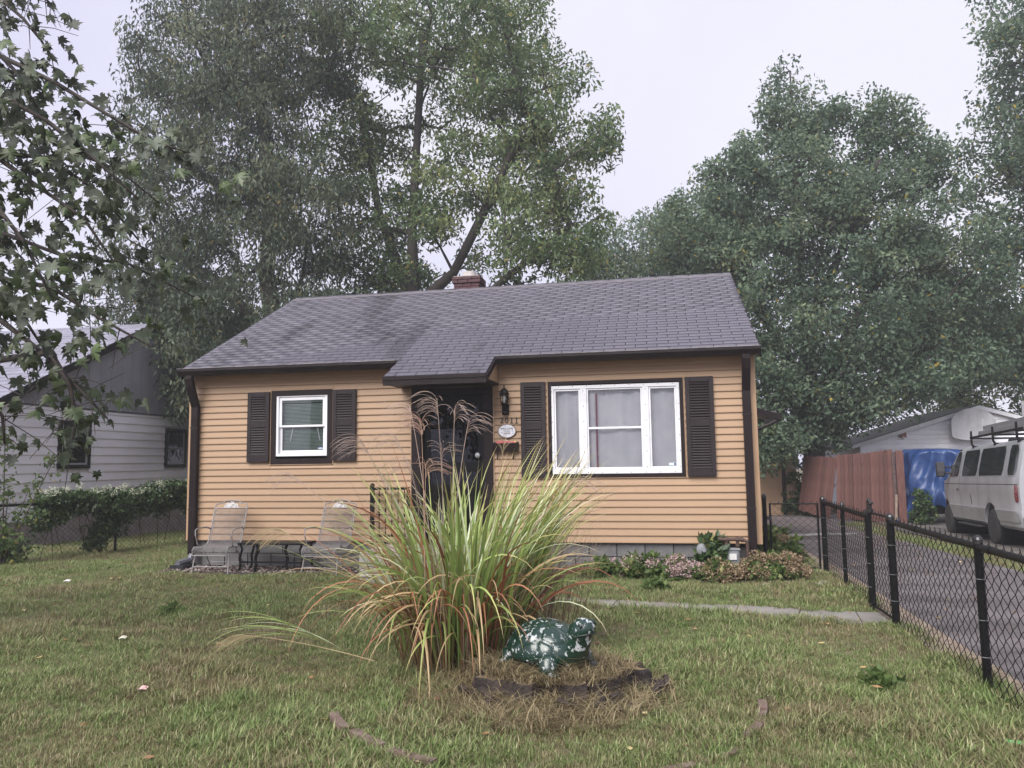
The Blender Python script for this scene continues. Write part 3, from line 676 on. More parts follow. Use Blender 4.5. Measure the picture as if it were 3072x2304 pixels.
# ------------------------------------------------------------------ porch furniture and stone bed
WIRE = M('grey white enamel wire', (.27, .25, .245), .5, (.18, .165, .16), 14)
def mk_chair(label, loc, rz):
    t = thing('patio_chair', label, 'chair', loc, rz, 'metal mesh patio chairs')
    Wd = .27
    def side(s): return [(s*Wd, .30, 1.0-.04), (s*Wd*1.0, .13, .45), (s*Wd, .08, .40), (s*Wd, -.02, .375), (s*Wd, -.26, .39), (s*Wd, -.31, .35), (s*Wd, -.30, .27)]
    back = MB(); top = [(-Wd, .30, .95), (-Wd*.93, .315, .99), (-Wd*.6, .32, 1.005), (-Wd*.4, .325, 1.035), (0, .33, 1.05), (Wd*.4, .325, 1.035), (Wd*.6, .32, 1.005), (Wd*.93, .315, .99), (Wd, .30, .95)]
    back.tube(list(reversed(side(-1)))[:-1]+top+side(1)[1:], .0095, 6)
    back.tube([(-Wd, .29, .93), (Wd, .29, .93)], .008, 6); back.tube([(-Wd, -.30, .27), (Wd, -.30, .27)], .008, 6)
    for s in (-1, 1): back.tube([(s*(Wd-.03), .29, .93), (s*(Wd-.03), .13, .46)], .006, 5)
    back.build('seat_frame', WIRE, t)
    pl = MB()
    pl.prism([(-.13, .298, .935), (.13, .298, .935), (.11, .305, .985), (.05, .312, 1.02), (0, .316, 1.03), (-.05, .312, 1.02), (-.11, .305, .985)], (0, .005, 0)); pl.build('leaf_crest', M('crest casting', (.5, .47, .46), .5, (.12, .1, .09), 38, .5, .6), t)
    # expanded metal mesh: crossed strips following the seat curve
    prof = [Vector(p) for p in side(1)]; prof[0] = Vector((Wd, .285, .93)); cum = [0]
    for a, b in zip(prof, prof[1:]): cum.append(cum[-1]+(b-a).length)
    def at(u):
        u = min(max(u, 0), cum[-1])
        for i in range(len(cum)-1):
            if u <= cum[i+1]+1e-9:
                f = (u-cum[i])/(cum[i+1]-cum[i]); q = prof[i].lerp(prof[i+1], f); return q.y, q.z
        return prof[-1].y, prof[-1].z
    ms = MB(); W2 = Wd-.008; Lm = cum[-1]; st = .024
    for sg in (-1, 1):
        c = -2*W2
        while c < Lm:
            pts = []
            for q in np.linspace(-W2, W2, 9):
                u = c+(q+W2)*.75 if sg > 0 else c+(W2-q)*.75
                if 0 <= u <= Lm: y, z = at(u); pts.append((float(q), y-.002, z+.002))
            if len(pts) > 1: ms.tube(pts, .0026, 3, caps=False)
            c += st
    ms.build('mesh_panel', WIRE, t, smooth=True)
    for s in (-1, 1):
        ar = MB(); ar.tube([(s*Wd, .18, .62), (s*(Wd+.03), .10, .655), (s*(Wd+.04), -.12, .65), (s*(Wd+.03), -.19, .63), (s*(Wd+.02), -.20, .55), (s*(Wd+.01), -.16, .42), (s*Wd, -.10, .38)], .010, 6)
        ar.build('armrest', WIRE, t)
        for pp in ([(s*Wd, -.22, .28), (s*(Wd+.02), -.29, .0)], [(s*Wd, .0, .33), (s*(Wd+.015), .26, .0)]): lg = MB(); lg.tube(pp, .011, 6); lg.build('leg', WIRE, t)
        st_ = MB(); st_.tube([(s*(Wd+.012), -.26, .10), (s*(Wd+.012), .20, .08)], .008, 6); st_.build('stretcher', WIRE, t)
    c_ = MB(); c_.tube([(-Wd, -.265, .105), (Wd, -.265, .105)], .008, 6); c_.build('cross_bar', WIRE, t)
    for q_ in ((.17, .12), (-.22, .28)): c_ = MB(); c_.tube([(-Wd, *q_), (Wd, *q_)], .008, 6); c_.build('cross_bar', WIRE, t)
    return t
mk_chair('grey metal mesh patio chair standing by the left corner downspout', (-7.73, -.55, .012), R(2))
mk_chair('grey metal mesh patio chair between the low black table and the stoop', (-5.98, -.52, .012), R(-7))
t = thing('low_table', 'low black wicker bench table between the two mesh chairs', 'table', (-6.92, -.34, .01))
mb = MB(); mb.box(-.54, .54, -.2, .2, .40, .43); mb.build('table_top', BLACK, t, bevel=.008)
for i, (x, y) in enumerate(((-.5, -.17), (-.24, -.17), (.26, -.17), (.5, -.17), (-.5, .17), (.5, .17))):
    mb = MB(); s = -1 if x < 0 else 1; mb.tube([(x, y, .41), (x-s*.03, y, .33), (x+s*.01, y, .2), (x-s*.005, y, .1), (x+s*.02, y, 0)], .022 if i in (1, 2) else .017, 6); mb.build('leg', BLACK, t)
mb = MB(); mb.box(-.5, .5, -.185, -.155, .13, .155); mb.build('lower_rail', BLACK, t)
# splash block at the left downspout
t = tag(MB().prism([(-8.67, -.42, .0), (-8.44, -.42, .0), (-8.46, -.05, .0), (-8.60, -.05, .0)], (0, 0, .07)).build('splash_block', M('black splash block', (.015, .015, .018), .5)), 'black splash block under the left downspout', 'splash block')
mb = MB(); mb.tube([(-8.52, -.075, .2), (-8.53, -.12, .12), (-8.58, -.35, .09)], .05, 8); tag(mb.build('downspout_elbow', M('grey elbow', (.12, .12, .14), .4)), 'grey corrugated elbow at the foot of the left downspout', 'elbow')
# stone bed
bed = strip('stone_bed', ([(XL-.05, -.80), (-5.35, -.74)], [(XL-.05, .05), (-5.35, .05)]), M('bed soil', (.045, .035, .03), .95, (.09, .07, .06), 20, bump=.6), .005)
PEB = [M('pebble %d' % i, c, .6, tuple(q*1.5 for q in c), 20) for i, c in enumerate(((.12, .075, .06), (.2, .16, .14), (.07, .05, .045), (.3, .26, .24)))]
mb = MB(); n = 900; vs = []; fs = []; tn = []
ico = [(0, 0, 1), (.9, 0, .3), (.28, .85, .3), (-.72, .53, .3), (-.72, -.53, .3), (.28, -.85, .3), (0, 0, -.6)]
for i in range(n):
    c = np.array((rng.uniform(XL-.02, -5.36), rng.uniform(-.78, .03), .012)); s = rng.uniform(.014, .036); a = rng.uniform(0, 6.28); ca, sa = math.cos(a), math.sin(a)
    b = len(vs)
    for x, y, z in ico:
        x *= rng.uniform(.8, 1.3); vs.append(c+s*np.array((x*ca-y*sa, x*sa+y*ca, z*.7)))
    for j in range(5): k2 = (j+1) % 5; fs += [(b, b+1+j, b+1+k2), (b+6, b+1+k2, b+1+j)]
    tn += [rng.random()]*7
STONE = M('river stone', (.1, .1, .1), .55, attr='tint', ramp=[(0, (.05, .035, .03)), (.35, (.13, .08, .065)), (.7, (.2, .16, .14)), (1, (.38, .34, .32))])
tag(link('bed_stones', npmesh('bed_stones', np.array(vs), np.array(fs), STONE, tn)), 'small brown and grey stones in the bed along the house', 'stones', kind='stuff')
edg = thing('bed_edging', 'dark timber edging along the front of the stone bed', 'edging', (-7.0, -.8, 0))
for i in range(8):
    x = XL-.03+i*.418; mb = MB(); mb.box(-.2, .2, -.018, .018, -.04, .028, rot=(0, R(random.uniform(-1.5, 1.5)), R(random.uniform(-1.5, 1.5))))
    o = mb.build('edging_board', M('dark timber edging', (.03, .024, .022), .8, (.06, .05, .045), 20), edg); o.location = (x+.2+7.0, -.815+i*.007+.8, .012)

# ------------------------------------------------------------------ gas meter
GREY = M('grey meter paint', (.22, .235, .25), .5, (.15, .155, .16), 12, bump=.05)
RUST = M('rusty pipe', (.045, .028, .024), .7, (.09, .05, .035), 25, bump=.3)
t = thing('gas_meter', 'grey gas meter with rusty pipes among the plants at the house corner', 'gas meter', (-.22, -.16, 0))
mb = MB(); mb.box(-.09, .09, -.06, .06, .12, .36); mb.build('meter_body', GREY, t, bevel=.02)
mb = MB(); mb.box(-.1, .1, -.07, .07, .345, .375); mb.build('meter_lid', GREY, t, bevel=.008)
mb = MB(); mb.box(-.05, .045, -.082, -.061, .225, .305); mb.build('dial_plate', M('dial plate', (.6, .6, .58), .4, (.1, .1, .1), 70, .62, .68), t)
mb = MB()
for x in (-.075, .07): mb.tube([(x, 0, .37), (x, 0, .46)], .022, 8); mb.lathe([(.032, 0), (.032, .035)], (x, 0, .40), 8)
mb.tube([(-.28, .0, .44), (-.26, 0, .475), (-.2, 0, .49), (.13, 0, .49), (.19, 0, .47), (.2, 0, .42), (.2, .02, -.02)], .024, 8)
for x in (-.16, -.075, .07, .13): mb.lathe([(.034, -.02), (.034, .02)], (x, 0, .49), 8, 'X')
mb.build('pipework', RUST, t)
t = thing('gas_regulator', 'round grey gas regulator beside the meter pipes', 'regulator', (-.60, -.17, .35))
mb = MB(); mb.lathe([(.03, .05), (.095, .03), (.105, .012), (.105, -.012), (.09, -.03), (.03, -.05)], (0, 0, 0), 20, 'Y'); mb.build('disc_housing', GREY, t)
mb = MB(); mb.lathe([(.028, .05), (.03, .09), (.024, .1), (0, .102)], (0, 0, 0), 12, 'Y'); mb.tube([(0, -.02, -.05), (0, -.02, -.33)], .016, 8); mb.build('vent_stem', GREY, t)

# ------------------------------------------------------------------ front bed: stump, turtle, edging ring, tall grass
STX, STY = -1.93, -5.72
BARK = M('rotten dark stump bark', (.018, .013, .012), .95, (.07, .05, .04), 9, .4, .75, (1, 1, .35), bump=1, bscale=25)
STTOP = M('sawn stump top', (.11, .08, .05), .95, (.22, .16, .09), 7, bump=.8, bscale=30)
t = thing('tree_stump', 'low rotten tree stump with dark bark under the turtle', 'stump', (STX, STY, 0))
mb = MB(); n = 64; rad = [.54+.05*math.sin(3*a+1)+.05*math.sin(5*a)+.035*math.sin(11*a+2)+random.uniform(-.05, .05) for a in np.linspace(0, 2*math.pi, n, endpoint=False)]
lev = [(1.16, -.05), (1.10, .05), (1.02, .10), (1.0, .155), (.97, .165), (.8, .16), (.5, .165), (.2, .16)]
vs = [(rad[j]*f*math.cos(2*math.pi*j/n)*1.05, rad[j]*f*math.sin(2*math.pi*j/n)*.8, h+random.uniform(-.022, .015)) for f, h in lev for j in range(n)]
fs = [(i*n+j, i*n+(j+1) % n, (i+1)*n+(j+1) % n, (i+1)*n+j) for i in range(len(lev)-1) for j in range(n)]
MB().add(vs[:n*5], [f for f in fs if max(f) < n*5]).build('bark', BARK, t)
MB().add(vs[n*4:], [tuple(q-n*4 for q in f) for f in fs if min(f) >= n*4]+[tuple(range(n*3, n*4))]).build('stump_top', STTOP, t)
for i in range(26):
    a = random.uniform(-2.8, .4); mb = MB(); r0 = random.uniform(.56, .74); h_ = random.uniform(.02, .07); mb.box(-h_, h_, -.02, .015, -.04, random.uniform(.03, .08), rot=(random.uniform(-.5, .5), random.uniform(-.5, .5), a+1.57))
    mb.build('bark_chunk', BARK, t).location = (r0*math.cos(a)*1.1, r0*math.sin(a)*.88, random.uniform(.0, .06))
# turtle
TGRN = M('peeling green glaze', (.006, .028, .019), .26, (.42, .44, .45), 24, .565, .60, bump=.35, bscale=16, detail=8, spec=.6, coat=.35)
tz = .165
t = thing('turtle_statue', 'dark green ceramic turtle with peeling white patches on the stump', 'turtle statue', (-1.97, -5.70, tz-.01), R(-36)); t.scale = (1.03, 1.03, 1.03)
# shell: facing local +x
sd_ = [np.array((0, 0, 1.0)), np.array((.62, 0, .78)), np.array((-.62, 0, .78))]
for k_ in range(6): a = k_*math.pi/3+math.pi/6; sd_.append(np.array((.75*math.cos(a), .75*math.sin(a), .62)))
for k_ in range(14): a = k_*2*math.pi/14; sd_.append(np.array((.97*math.cos(a), .97*math.sin(a), .18)))
sd_ = [q/np.linalg.norm(q) for q in sd_]
def scute(d):
    q = np.array((d.x, d.y, d.z)); ds = sorted((float(q @ s_) for s_ in sd_), reverse=True); e = ds[0]-ds[1]
    return 1-.35*(1-min(1.12, 1/ds[0]))*-1*.6-.05*max(0, 1-e/.030)
vs = []; nu, nv = 96, 34
for i in range(nv+1):
    th = math.pi/2*i/nv*1.06
    for j in range(nu):
        ph = 2*math.pi*j/nu; d = Vector((math.sin(th)*math.cos(ph), math.sin(th)*math.sin(ph), math.cos(th))); k_ = scute(d)
        vs.append((d.x*.30*k_, d.y*.255*k_, .11+d.z*.215*k_))
fs = [(i*nu+j, (i+1)*nu+j, (i+1)*nu+(j+1) % nu, i*nu+(j+1) % nu) for i in range(nv) for j in range(nu)]
MB().add(vs, fs).build('shell', TGRN, t, smooth=True)
MB().ell((0, 0, .11), (.30, .255, .024), 48, 8).build('shell_rim', TGRN, t, smooth=True)
MB().ell((0, 0, .085), (.265, .22, .09), 32, 12).build('belly', TGRN, t, smooth=True)
mb = MB(); mb.tube([(.12, 0, .09), (.22, 0, .115), (.285, 0, .17), (.305, 0, .21), (.312, 0, .24), (.33, 0, .275), (.362, 0, .298), (.395, 0, .303), (.42, 0, .298), (.432, 0, .296)], [.10, .10, .094, .088, .086, .090, .087, .072, .046, .006], 22)
for s in (-1, 1): mb.ell((.372, s*.055, .345), (.034, .024, .02), 12, 8)
hd = mb.build('neck_and_head', TGRN, t, smooth=True)
mb = MB(); mb.tube([(.345, -.088, .262), (.39, -.072, .275), (.42, -.042, .282), (.434, 0, .283), (.42, .042, .282), (.39, .072, .275), (.345, .088, .262)], .005, 6); mb.build('mouth_line', M('turtle mouth', (.006, .012, .01), .5), hd)
for s in (-1, 1):
    MB().ell((.390, s*.068, .334), (.014, .012, .014), 10, 8).build('eye', M('turtle eye', (.01, .02, .018), .2), hd, smooth=True)
    for x, r_ in ((.19, -.5), (-.18, .5)):
        mb = MB(); mb.tube([(x*.8, s*.14, .10), (x, s*.17, .075), (x*1.06, s*.185, .03), (x*1.1, s*.19, .004)], [.07, .07, .062, .054], 14); mb.ell((x*1.12+.025, s*.19, .022), (.07, .055, .028), 14, 8); mb.build('leg', TGRN, t, smooth=True)
mb = MB(); mb.tube([(-.25, 0, .09), (-.31, 0, .05)], [.035, .008], 10); mb.build('tail', TGRN, t, smooth=True)
# edging ring round the bed
EDG = M('mossy clay edging', (.10, .055, .045), .9, (.19, .14, .115), 14, bump=.7, bscale=40)
ex, ey, er = -1.93, -5.86, 1.46
ring = thing('bed_edging_ring', 'ring of sunken curved clay edging round the turtle bed', 'edging', (ex, ey, 0))
for i in range(24):
    a0 = 2*math.pi*i/24+.02; a1 = 2*math.pi*(i+1)/24-.02
    if 0.5 < (a0 % 6.28) < 2.6: continue
    mb = MB(); rr_ = er*(1+random.uniform(-.03, .03)); th = .055; zz = (.065 if 3.6 < (a0 % 6.28) < 4.4 else .045 if (a0 % 6.28) > 5.7 or (a0 % 6.28) < .2 else .018)+random.uniform(-.008, .01)
    for q in range(4):
        b0 = a0+(a1-a0)*q/4; b1 = a0+(a1-a0)*(q+1)/4
        mb.prism([(rr_*math.cos(b0), rr_*math.sin(b0), -.06), (rr_*math.cos(b1), rr_*math.sin(b1), -.06), ((rr_-th)*math.cos(b1), (rr_-th)*math.sin(b1), -.06), ((rr_-th)*math.cos(b0), (rr_-th)*math.sin(b0), -.06)], (0, 0, .06+zz))
    mb.build('edging_brick', EDG, ring)
# tall ornamental grass
def ribbon(base, az_, th0, th1, L_, wd, ns=12, pw_=1.6, twist=0., fold_=.35, sway=0.):
    """one arching blade: returns V (3*(ns+1),3), F, u"""
    p = np.array(base, float); V = []; U = []
    hz_ = np.array((math.cos(az_), math.sin(az_), 0)); sd0 = np.array((-math.sin(az_), math.cos(az_), 0)); ds = L_/ns
    for i in range(ns+1):
        u = i/ns; th = th0+(th1-th0)*u**pw_; a2 = az_+sway*u
        hz_ = np.array((math.cos(a2), math.sin(a2), 0)); sd0 = np.array((-math.sin(a2), math.cos(a2), 0))
        d = hz_*math.sin(th)+np.array((0, 0, math.cos(th))); nrm = np.cross(d, sd0)
        s = sd0*math.cos(twist*u)+nrm*math.sin(twist*u); nn = np.cross(s, d)
        ww = wd*(.45+.55*min(1, u*5))*(1 if u < .55 else max(.03, 1-((u-.55)/.45)**1.5))
        V += [p-s*ww/2+nn*ww*fold_*.5, p.copy(), p+s*ww/2+nn*ww*fold_*.5]; U += [u, u, u]
        p = p+d*ds
    V = np.array(V); V[:, 2] = np.maximum(V[:, 2], .015)
    F = []
    for i in range(ns):
        for j in range(2): a = i*3+j; F += [(a, a+1, a+4, a+3)]
    return V, np.array(F), U
BL = dict(
 green=M('green blade', (.1, .2, .05), .45, attr='tint', ramp=[(0, (.20, .15, .06)), (.25, (.12, .19, .048)), (.7, (.25, .34, .10)), (1, (.42, .33, .14))], trans=.25, orand=.28),
 lime=M('lime blade', (.2, .3, .08), .45, attr='tint', ramp=[(0, (.24, .19, .08)), (.2, (.20, .29, .07)), (.75, (.36, .44, .14)), (1, (.50, .38, .18))], trans=.3, orand=.22),
 pale=M('pale striped blade', (.4, .46, .3), .45, attr='tint', ramp=[(0, (.24, .24, .14)), (.2, (.38, .46, .26)), (.7, (.60, .66, .44)), (1, (.66, .55, .36))], trans=.25, orand=.2),
 straw=M('straw blade', (.4, .3, .15), .6, attr='tint', ramp=[(0, (.16, .09, .045)), (.4, (.36, .25, .12)), (1, (.50, .36, .20))], trans=.2, orand=.25),
 rust=M('rust blade', (.25, .09, .05), .6, attr='tint', ramp=[(0, (.12, .05, .03)), (.45, (.28, .10, .05)), (1, (.34, .17, .09))], trans=.2, orand=.3))
og = thing('ornamental_grass', 'big clump of tall striped ornamental grass with feathery plumes', 'ornamental grass', (-2.72, -5.25, 0))
OG = np.array((-2.72, -5.25, 0))
blades = []
def badd(mat, base, *a, **k_): blades.append((mat, *ribbon(base, *a, **k_)))
r_ = random.Random(5)
for i in range(400):
    rr_ = math.sqrt(r_.random()); a = r_.uniform(0, 2*math.pi); bx, by = -2.72+.40*rr_*math.cos(a), -5.22+.42*rr_*math.sin(a)
    azb = a+r_.gauss(0, .55); lean = rr_
    if math.cos(azb) > 0 and r_.random() < .35: azb += .3
    th0 = .05+.48*lean*r_.random()
    outer = r_.random() < .36
    if outer:
        th1 = r_.uniform(1.4, 3.0); L_ = r_.uniform(.9, 1.7)
        mat = r_.choices(['rust', 'straw', 'green', 'lime', 'pale'], [4, 3, 2, 3, 1.5])[0]; pw_ = r_.uniform(1.2, 2.0)
    else:
        th1 = r_.uniform(.4, 1.9); L_ = r_.uniform(1.1, 1.9)
        mat = r_.choices(['green', 'lime', 'pale', 'straw', 'rust'], [5, 6.5, 2.5, 1.1, .8])[0]; pw_ = r_.uniform(1.5, 2.6)
    badd(mat, (bx, by, .05), azb, th0, th1, L_, r_.uniform(.012, .025), 12, pw_, r_.uniform(-1.5, 1.5), .35, r_.uniform(-.35, .35))
# the sprawl to the right, arching over the turtle, and to the left over the lawn
for i in range(70):
    azb = r_.uniform(-.35, .75); badd(r_.choices(['green', 'lime', 'pale', 'straw'], [4, 5, 2, 2])[0], (-2.55+r_.uniform(-.2, .2), -5.1+r_.uniform(-.25, .3), .05), azb, r_.uniform(.1, .45), r_.uniform(.7, 1.7), r_.uniform(1.2, 1.9), r_.uniform(.010, .018), 12, r_.uniform(1.3, 2.2), r_.uniform(-1, 1), .35, r_.uniform(-.2, .2))
for i in range(44):
    azb = math.pi+r_.uniform(-.55, .6); badd(r_.choices(['green', 'lime', 'pale', 'straw', 'rust'], [3, 5, 3, 2, 3])[0], (-2.95+r_.uniform(-.2, .2), -5.25+r_.uniform(-.3, .3), .05), azb, r_.uniform(.2, .7), r_.uniform(1.2, 2.2), r_.uniform(1.1, 1.75), r_.uniform(.010, .018), 12, r_.uniform(1.2, 2.), r_.uniform(-1, 1), .35, r_.uniform(-.2, .2))
for i in range(85):
    azb = -math.pi/2+r_.gauss(0, .75); badd(r_.choices(['rust', 'straw', 'lime', 'green'], [5, 4, 2.5, 1])[0], (-2.76+r_.uniform(-.36, .3), -5.45+r_.uniform(-.12, .12), .05), azb, r_.uniform(.12, .4), r_.uniform(2.5, 3.15), r_.uniform(.9, 1.75), r_.uniform(.012, .022), 14, r_.uniform(1.1, 2.2), r_.uniform(-1.2, 1.2), .35, r_.uniform(-.4, .4))
for i in range(90):
    azb = r_.gauss(.25, .35); badd(r_.choices(['lime', 'green', 'pale', 'rust'], [5, 4, 3, 1])[0], (-2.5+r_.uniform(-.2, .2), -5.0+r_.uniform(-.25, .3), .05), azb, r_.uniform(.12, .38), r_.uniform(.45, 1.25), r_.uniform(1.35, 1.95), r_.uniform(.012, .024), 12, r_.uniform(1.4, 2.6), r_.uniform(-1.4, 1.4), .35, r_.uniform(-.3, .3))
# the shoot lying out to the left
for i in range(13):
    badd(r_.choice(['lime', 'pale', 'green', 'lime']), (-3.55-.05*i*.6, -5.62+r_.uniform(-.03, .03), .20+.012*i), math.pi+.05+r_.uniform(-.30, .45), 1.15+r_.uniform(-.1, .2), 1.9+r_.uniform(-.1, .6), r_.uniform(.6, 1.1), r_.uniform(.010, .016), 10, 1.2, r_.uniform(-.6, .6), .3)
# thin dry stems on the right of the clump
for i in range(230):
    bx, by = -2.25+r_.gauss(0, .16), -4.55+r_.gauss(0, .25)
    badd('drystem' if r_.random() < .8 else 'straw', (bx, by, .0), r_.uniform(-.6, .9), r_.uniform(.02, .3), r_.uniform(.2, .9), r_.uniform(.7, 1.35), r_.uniform(.004, .009), 7, 1.4, 0, .2, r_.uniform(-.3, .3))
# dense core stems
for i in range(420):
    rr_ = math.sqrt(r_.random()); a = r_.uniform(0, 6.28); badd(r_.choice(['drystem', 'rust', 'straw', 'drystem', 'green']), (-2.72+.42*rr_*math.cos(a), -5.2+.45*rr_*math.sin(a), 0), a, .03+.2*rr_, .25+.5*rr_, r_.uniform(.5, 1.1), r_.uniform(.006, .012), 7, 1.3, 0, .3)
BL['drystem'] = M('dry stem', (.2, .13, .09), .7, attr='tint', ramp=[(0, (.11, .075, .05)), (.6, (.20, .14, .10)), (1, (.30, .22, .16))], orand=.25)
def score(b): return (b[1].max(0)-b[1].min(0)).sum()*(1 if b[0] != 'drystem' else .2)*(1.5 if b[1][:, 1].mean() < -5.2 else 1)
blades.sort(key=score, reverse=True)
for b in blades[:300]: link('leaf_blade', npmesh('leaf_blade', b[1]-OG, b[2], BL[b[0]], b[3], True), og)
for k_ in BL:
    vv, ff, uu, n = [], [], [], 0
    for b in blades[300:]:
        if b[0] == k_: vv.append(b[1]-OG); ff.append(b[2]+n); uu += b[3]; n += len(b[1])
    if vv: tag(link('leaf_blades', npmesh('leaf_blades', np.concatenate(vv), np.concatenate(ff), BL[k_], uu, True), og), kind='stuff')
PLUME = M('brown silky plume', (.34, .24, .20), .7, (.46, .36, .30), 20, orand=.25, trans=.2)
PLUMEP = M('pink brown plume', (.42, .24, .19), .7, (.5, .36, .26), 20, trans=.2)
PLUMEY = M('yellow plume', (.46, .38, .22), .7, (.38, .28, .16), 20, trans=.2)
def plume(base, tip, bend, side, n, ln, mat, drop=1.0, spread=.5, r0=.0035):
    mb = MB(OG); base, tip = Vector(base), Vector(tip); mid = base.lerp(tip, .55)+Vector((-side.x*bend, -side.y*bend, .05)); pts = []
    for i in range(9):
        u = i/8; pts.append(base*(1-u)**2+mid*2*u*(1-u)+tip*u*u)
    mb.tube(pts, [r0*(1.2-.6*i/8) for i in range(9)], 5)
    d = (pts[-1]-pts[-2]).normalized()
    for i in range(n):
        f = i/n; st = tip-d*ln*.45*(1-f)*1.0
        o = (side+Vector((r_.gauss(0, spread), r_.gauss(0, spread), r_.gauss(0, .25)))).normalized()
        p = st.copy(); v = (d*.9+o*.55).normalized(); q = [p.copy()]; l = ln*r_.uniform(.6, 1.05)
        for s in range(7):
            p = p+v*l/7; v = (v+Vector((o.x*.22, o.y*.22, -.30*drop))).normalized(); q.append(p.copy())
        mb.tube(q, [.0012]*5+[.0016, .0014, .001], 3, caps=False)
    mb.build('plume', mat, og, loc=(0, 0, 0))
Lf, Rt = Vector((-1, -.1, 0)), Vector((1, -.1, 0))
plume((-2.95, -5.4, .6), (-3.42, -5.6, 1.80), .05, Lf, 22, .36, PLUME)
plume((-2.85, -5.3, .6), (-3.17, -5.5, 1.83), .05, Lf, 18, .34, PLUME)
plume((-2.85, -5.5, .7), (-3.02, -5.6, 2.06), .02, Lf, 15, .28, PLUME)
plume((-2.80, -5.4, .7), (-2.80, -5.6, 2.10), .02, Lf, 18, .30, PLUME)
plume((-2.75, -5.4, .7), (-2.66, -5.6, 2.02), .02, Vector((.4, -.5, 0)), 20, .26, PLUME)
plume((-2.75, -5.5, .7), (-2.55, -5.6, 1.93), .02, Rt, 14, .26, PLUME)
plume((-2.90, -5.6, .7), (-2.88, -5.75, 1.93), .01, Lf, 34, .30, PLUMEP, .9, 1.1)
plume((-2.90, -5.6, .6), (-2.86, -5.7, 1.60), .01, Rt, 22, .26, PLUMEP, 1, 1)
plume((-3.0, -5.3, .5), (-3.05, -5.5, 1.62), .05, Lf, 14, .28, PLUME)
plume((-3.0, -5.4, .5), (-3.98, -5.7, 1.55), .1, Lf, 12, .34, PLUME)
plume((-3.0, -5.5, .4), (-4.02, -5.75, 1.12), .0, Lf, 34, .30, PLUMEY, 1.1, .35)
plume((-2.4, -5.3, .6), (-1.75, -5.4, 1.48), .1, Rt, 12, .26, PLUME)
plume((-2.5, -5.4, .6), (-2.28, -5.6, 1.72), .0, Vector((0, 0, .6)), 12, .16, PLUMEY, .1, .3)
plume((-2.75, -5.6, .6), (-2.72, -5.75, 1.72), .0, Vector((.2, -.4, .1)), 18, .20, PLUME, .6, .9)
plume((-3.3, -5.6, .12), (-4.35, -5.68, .30), .0, Lf, 24, .34, PLUMEY, .8, .18)

# ------------------------------------------------------------------ neighbour's house on the left
NX = -14.5
GRYS = M('pale grey wide siding', (.78, .78, .83), .6, (.66, .66, .72), 1.3, .35, .65, (.4, .4, 1), bump=.08, bscale=20, orand=.05)
GRYV = M('grey batten board', (.24, .24, .265), .7, (.20, .20, .225), 2, orand=.06)
nb = thing('neighbour_house', 'pale grey clapboard neighbour house with black window frames', 'house', (NX-4, 7, 0)); NO = nb.location.copy()
def npart(mb, name, mat, parent=nb, **k):
    mb.v = [tuple(Vector(v)-NO) for v in mb.v]; return mb.build(name, mat, parent, loc=(0, 0, 0), **k)
mb = MB(); mb.prism([(NX-.02, 2.2, .1), (NX-.02, 11.2, .1), (NX-.02, 11.2, 3.05), (NX-.02, 6.7, 5.25), (NX-.02, 2.2, 3.05)], (-9, 0, 0)); nwall = npart(mb, 'wall', GRYS)
nwin = [(3.76, 4.75, 1.57, 2.67), (7.55, 8.5, 1.55, 2.62)]
k = 0
while .48+k*.2 < 2.95:
    z = .48+k*.2; segs = [(2.2, 11.2)]
    for a, b, c, d in nwin:
        if c < z+.19 and z < d: segs = [q for s in segs for q in (((s[0], a), (b, s[1])) if s[0] < a and b < s[1] else (s,))]
    for a, b in segs:
        mb = MB(); mb.prism([(NX, a, z), (NX+.026, a, z), (NX+.026, a, z+.02), (NX+.005, a, z+.197), (NX, a, z+.197)], (0, b-a, 0)); npart(mb, 'plank', GRYS, nwall)
    k += 1
y = 2.4
while y < 11:
    top = 5.2-abs(y+.19-6.7)*.51
    if top > 3.1: mb = MB(); mb.prism([(NX, y, 2.98), (NX, y+.36, 2.98), (NX, y+.36, min(top+.02, 5.2-abs(y+.36-6.7)*.51)), (NX, y, 5.2-abs(y-6.7)*.51)], (.018, 0, 0)); npart(mb, 'batten_board', GRYV, nwall)
    y += .375
mb = MB(); mb.box(NX-.01, NX+.04, 2.2, 11.2, 2.945, 2.985); npart(mb, 'band_board', M('dark band', (.06, .06, .065), .7))
mb = MB(); mb.box(NX-9, NX+.0, 2.22, 11.2, -.4, .46); npart(mb, 'foundation', M('neighbour foundation', (.2, .17, .165), .9, (.3, .27, .26), 4))
NRF = M('blue grey wet shingle', (.17, .165, .2), .45, (.26, .25, .31), 3, bump=.3, bscale=60)
for sg in (-1, 1):
    mb = MB(); e = 6.7+sg*4.8; n = 24
    for i in range(n):
        u0, u1 = i/n, (i+1.02)/n; ya, yb_ = e+(6.7-e)*u0, e+(6.7-e)*u1; za, zb = 2.98+(5.38-2.98)*u0, 2.98+(5.38-2.98)*u1
        mb.add([(NX+.22, ya, za+.022), (NX-9.2, ya, za+.022), (NX-9.2, yb_, zb), (NX+.22, yb_, zb), (NX+.22, ya, za-.05), (NX-9.2, ya, za-.05)], [(0, 1, 2, 3), (0, 4, 5, 1)])
    npart(mb, 'roof_slope', NRF)
    mb = MB(); mb.prism([(NX+.23, e, 2.99), (NX+.23, 6.7, 5.39), (NX+.23, 6.7, 5.2), (NX+.23, e, 2.80)], (-.05, 0, 0)); npart(mb, 'rake_board', BLACK)
mb = MB(); mb.box(NX-9.2, NX+.26, 1.82, 1.92, 2.84, 2.98); npart(mb, 'gutter', BLACK)
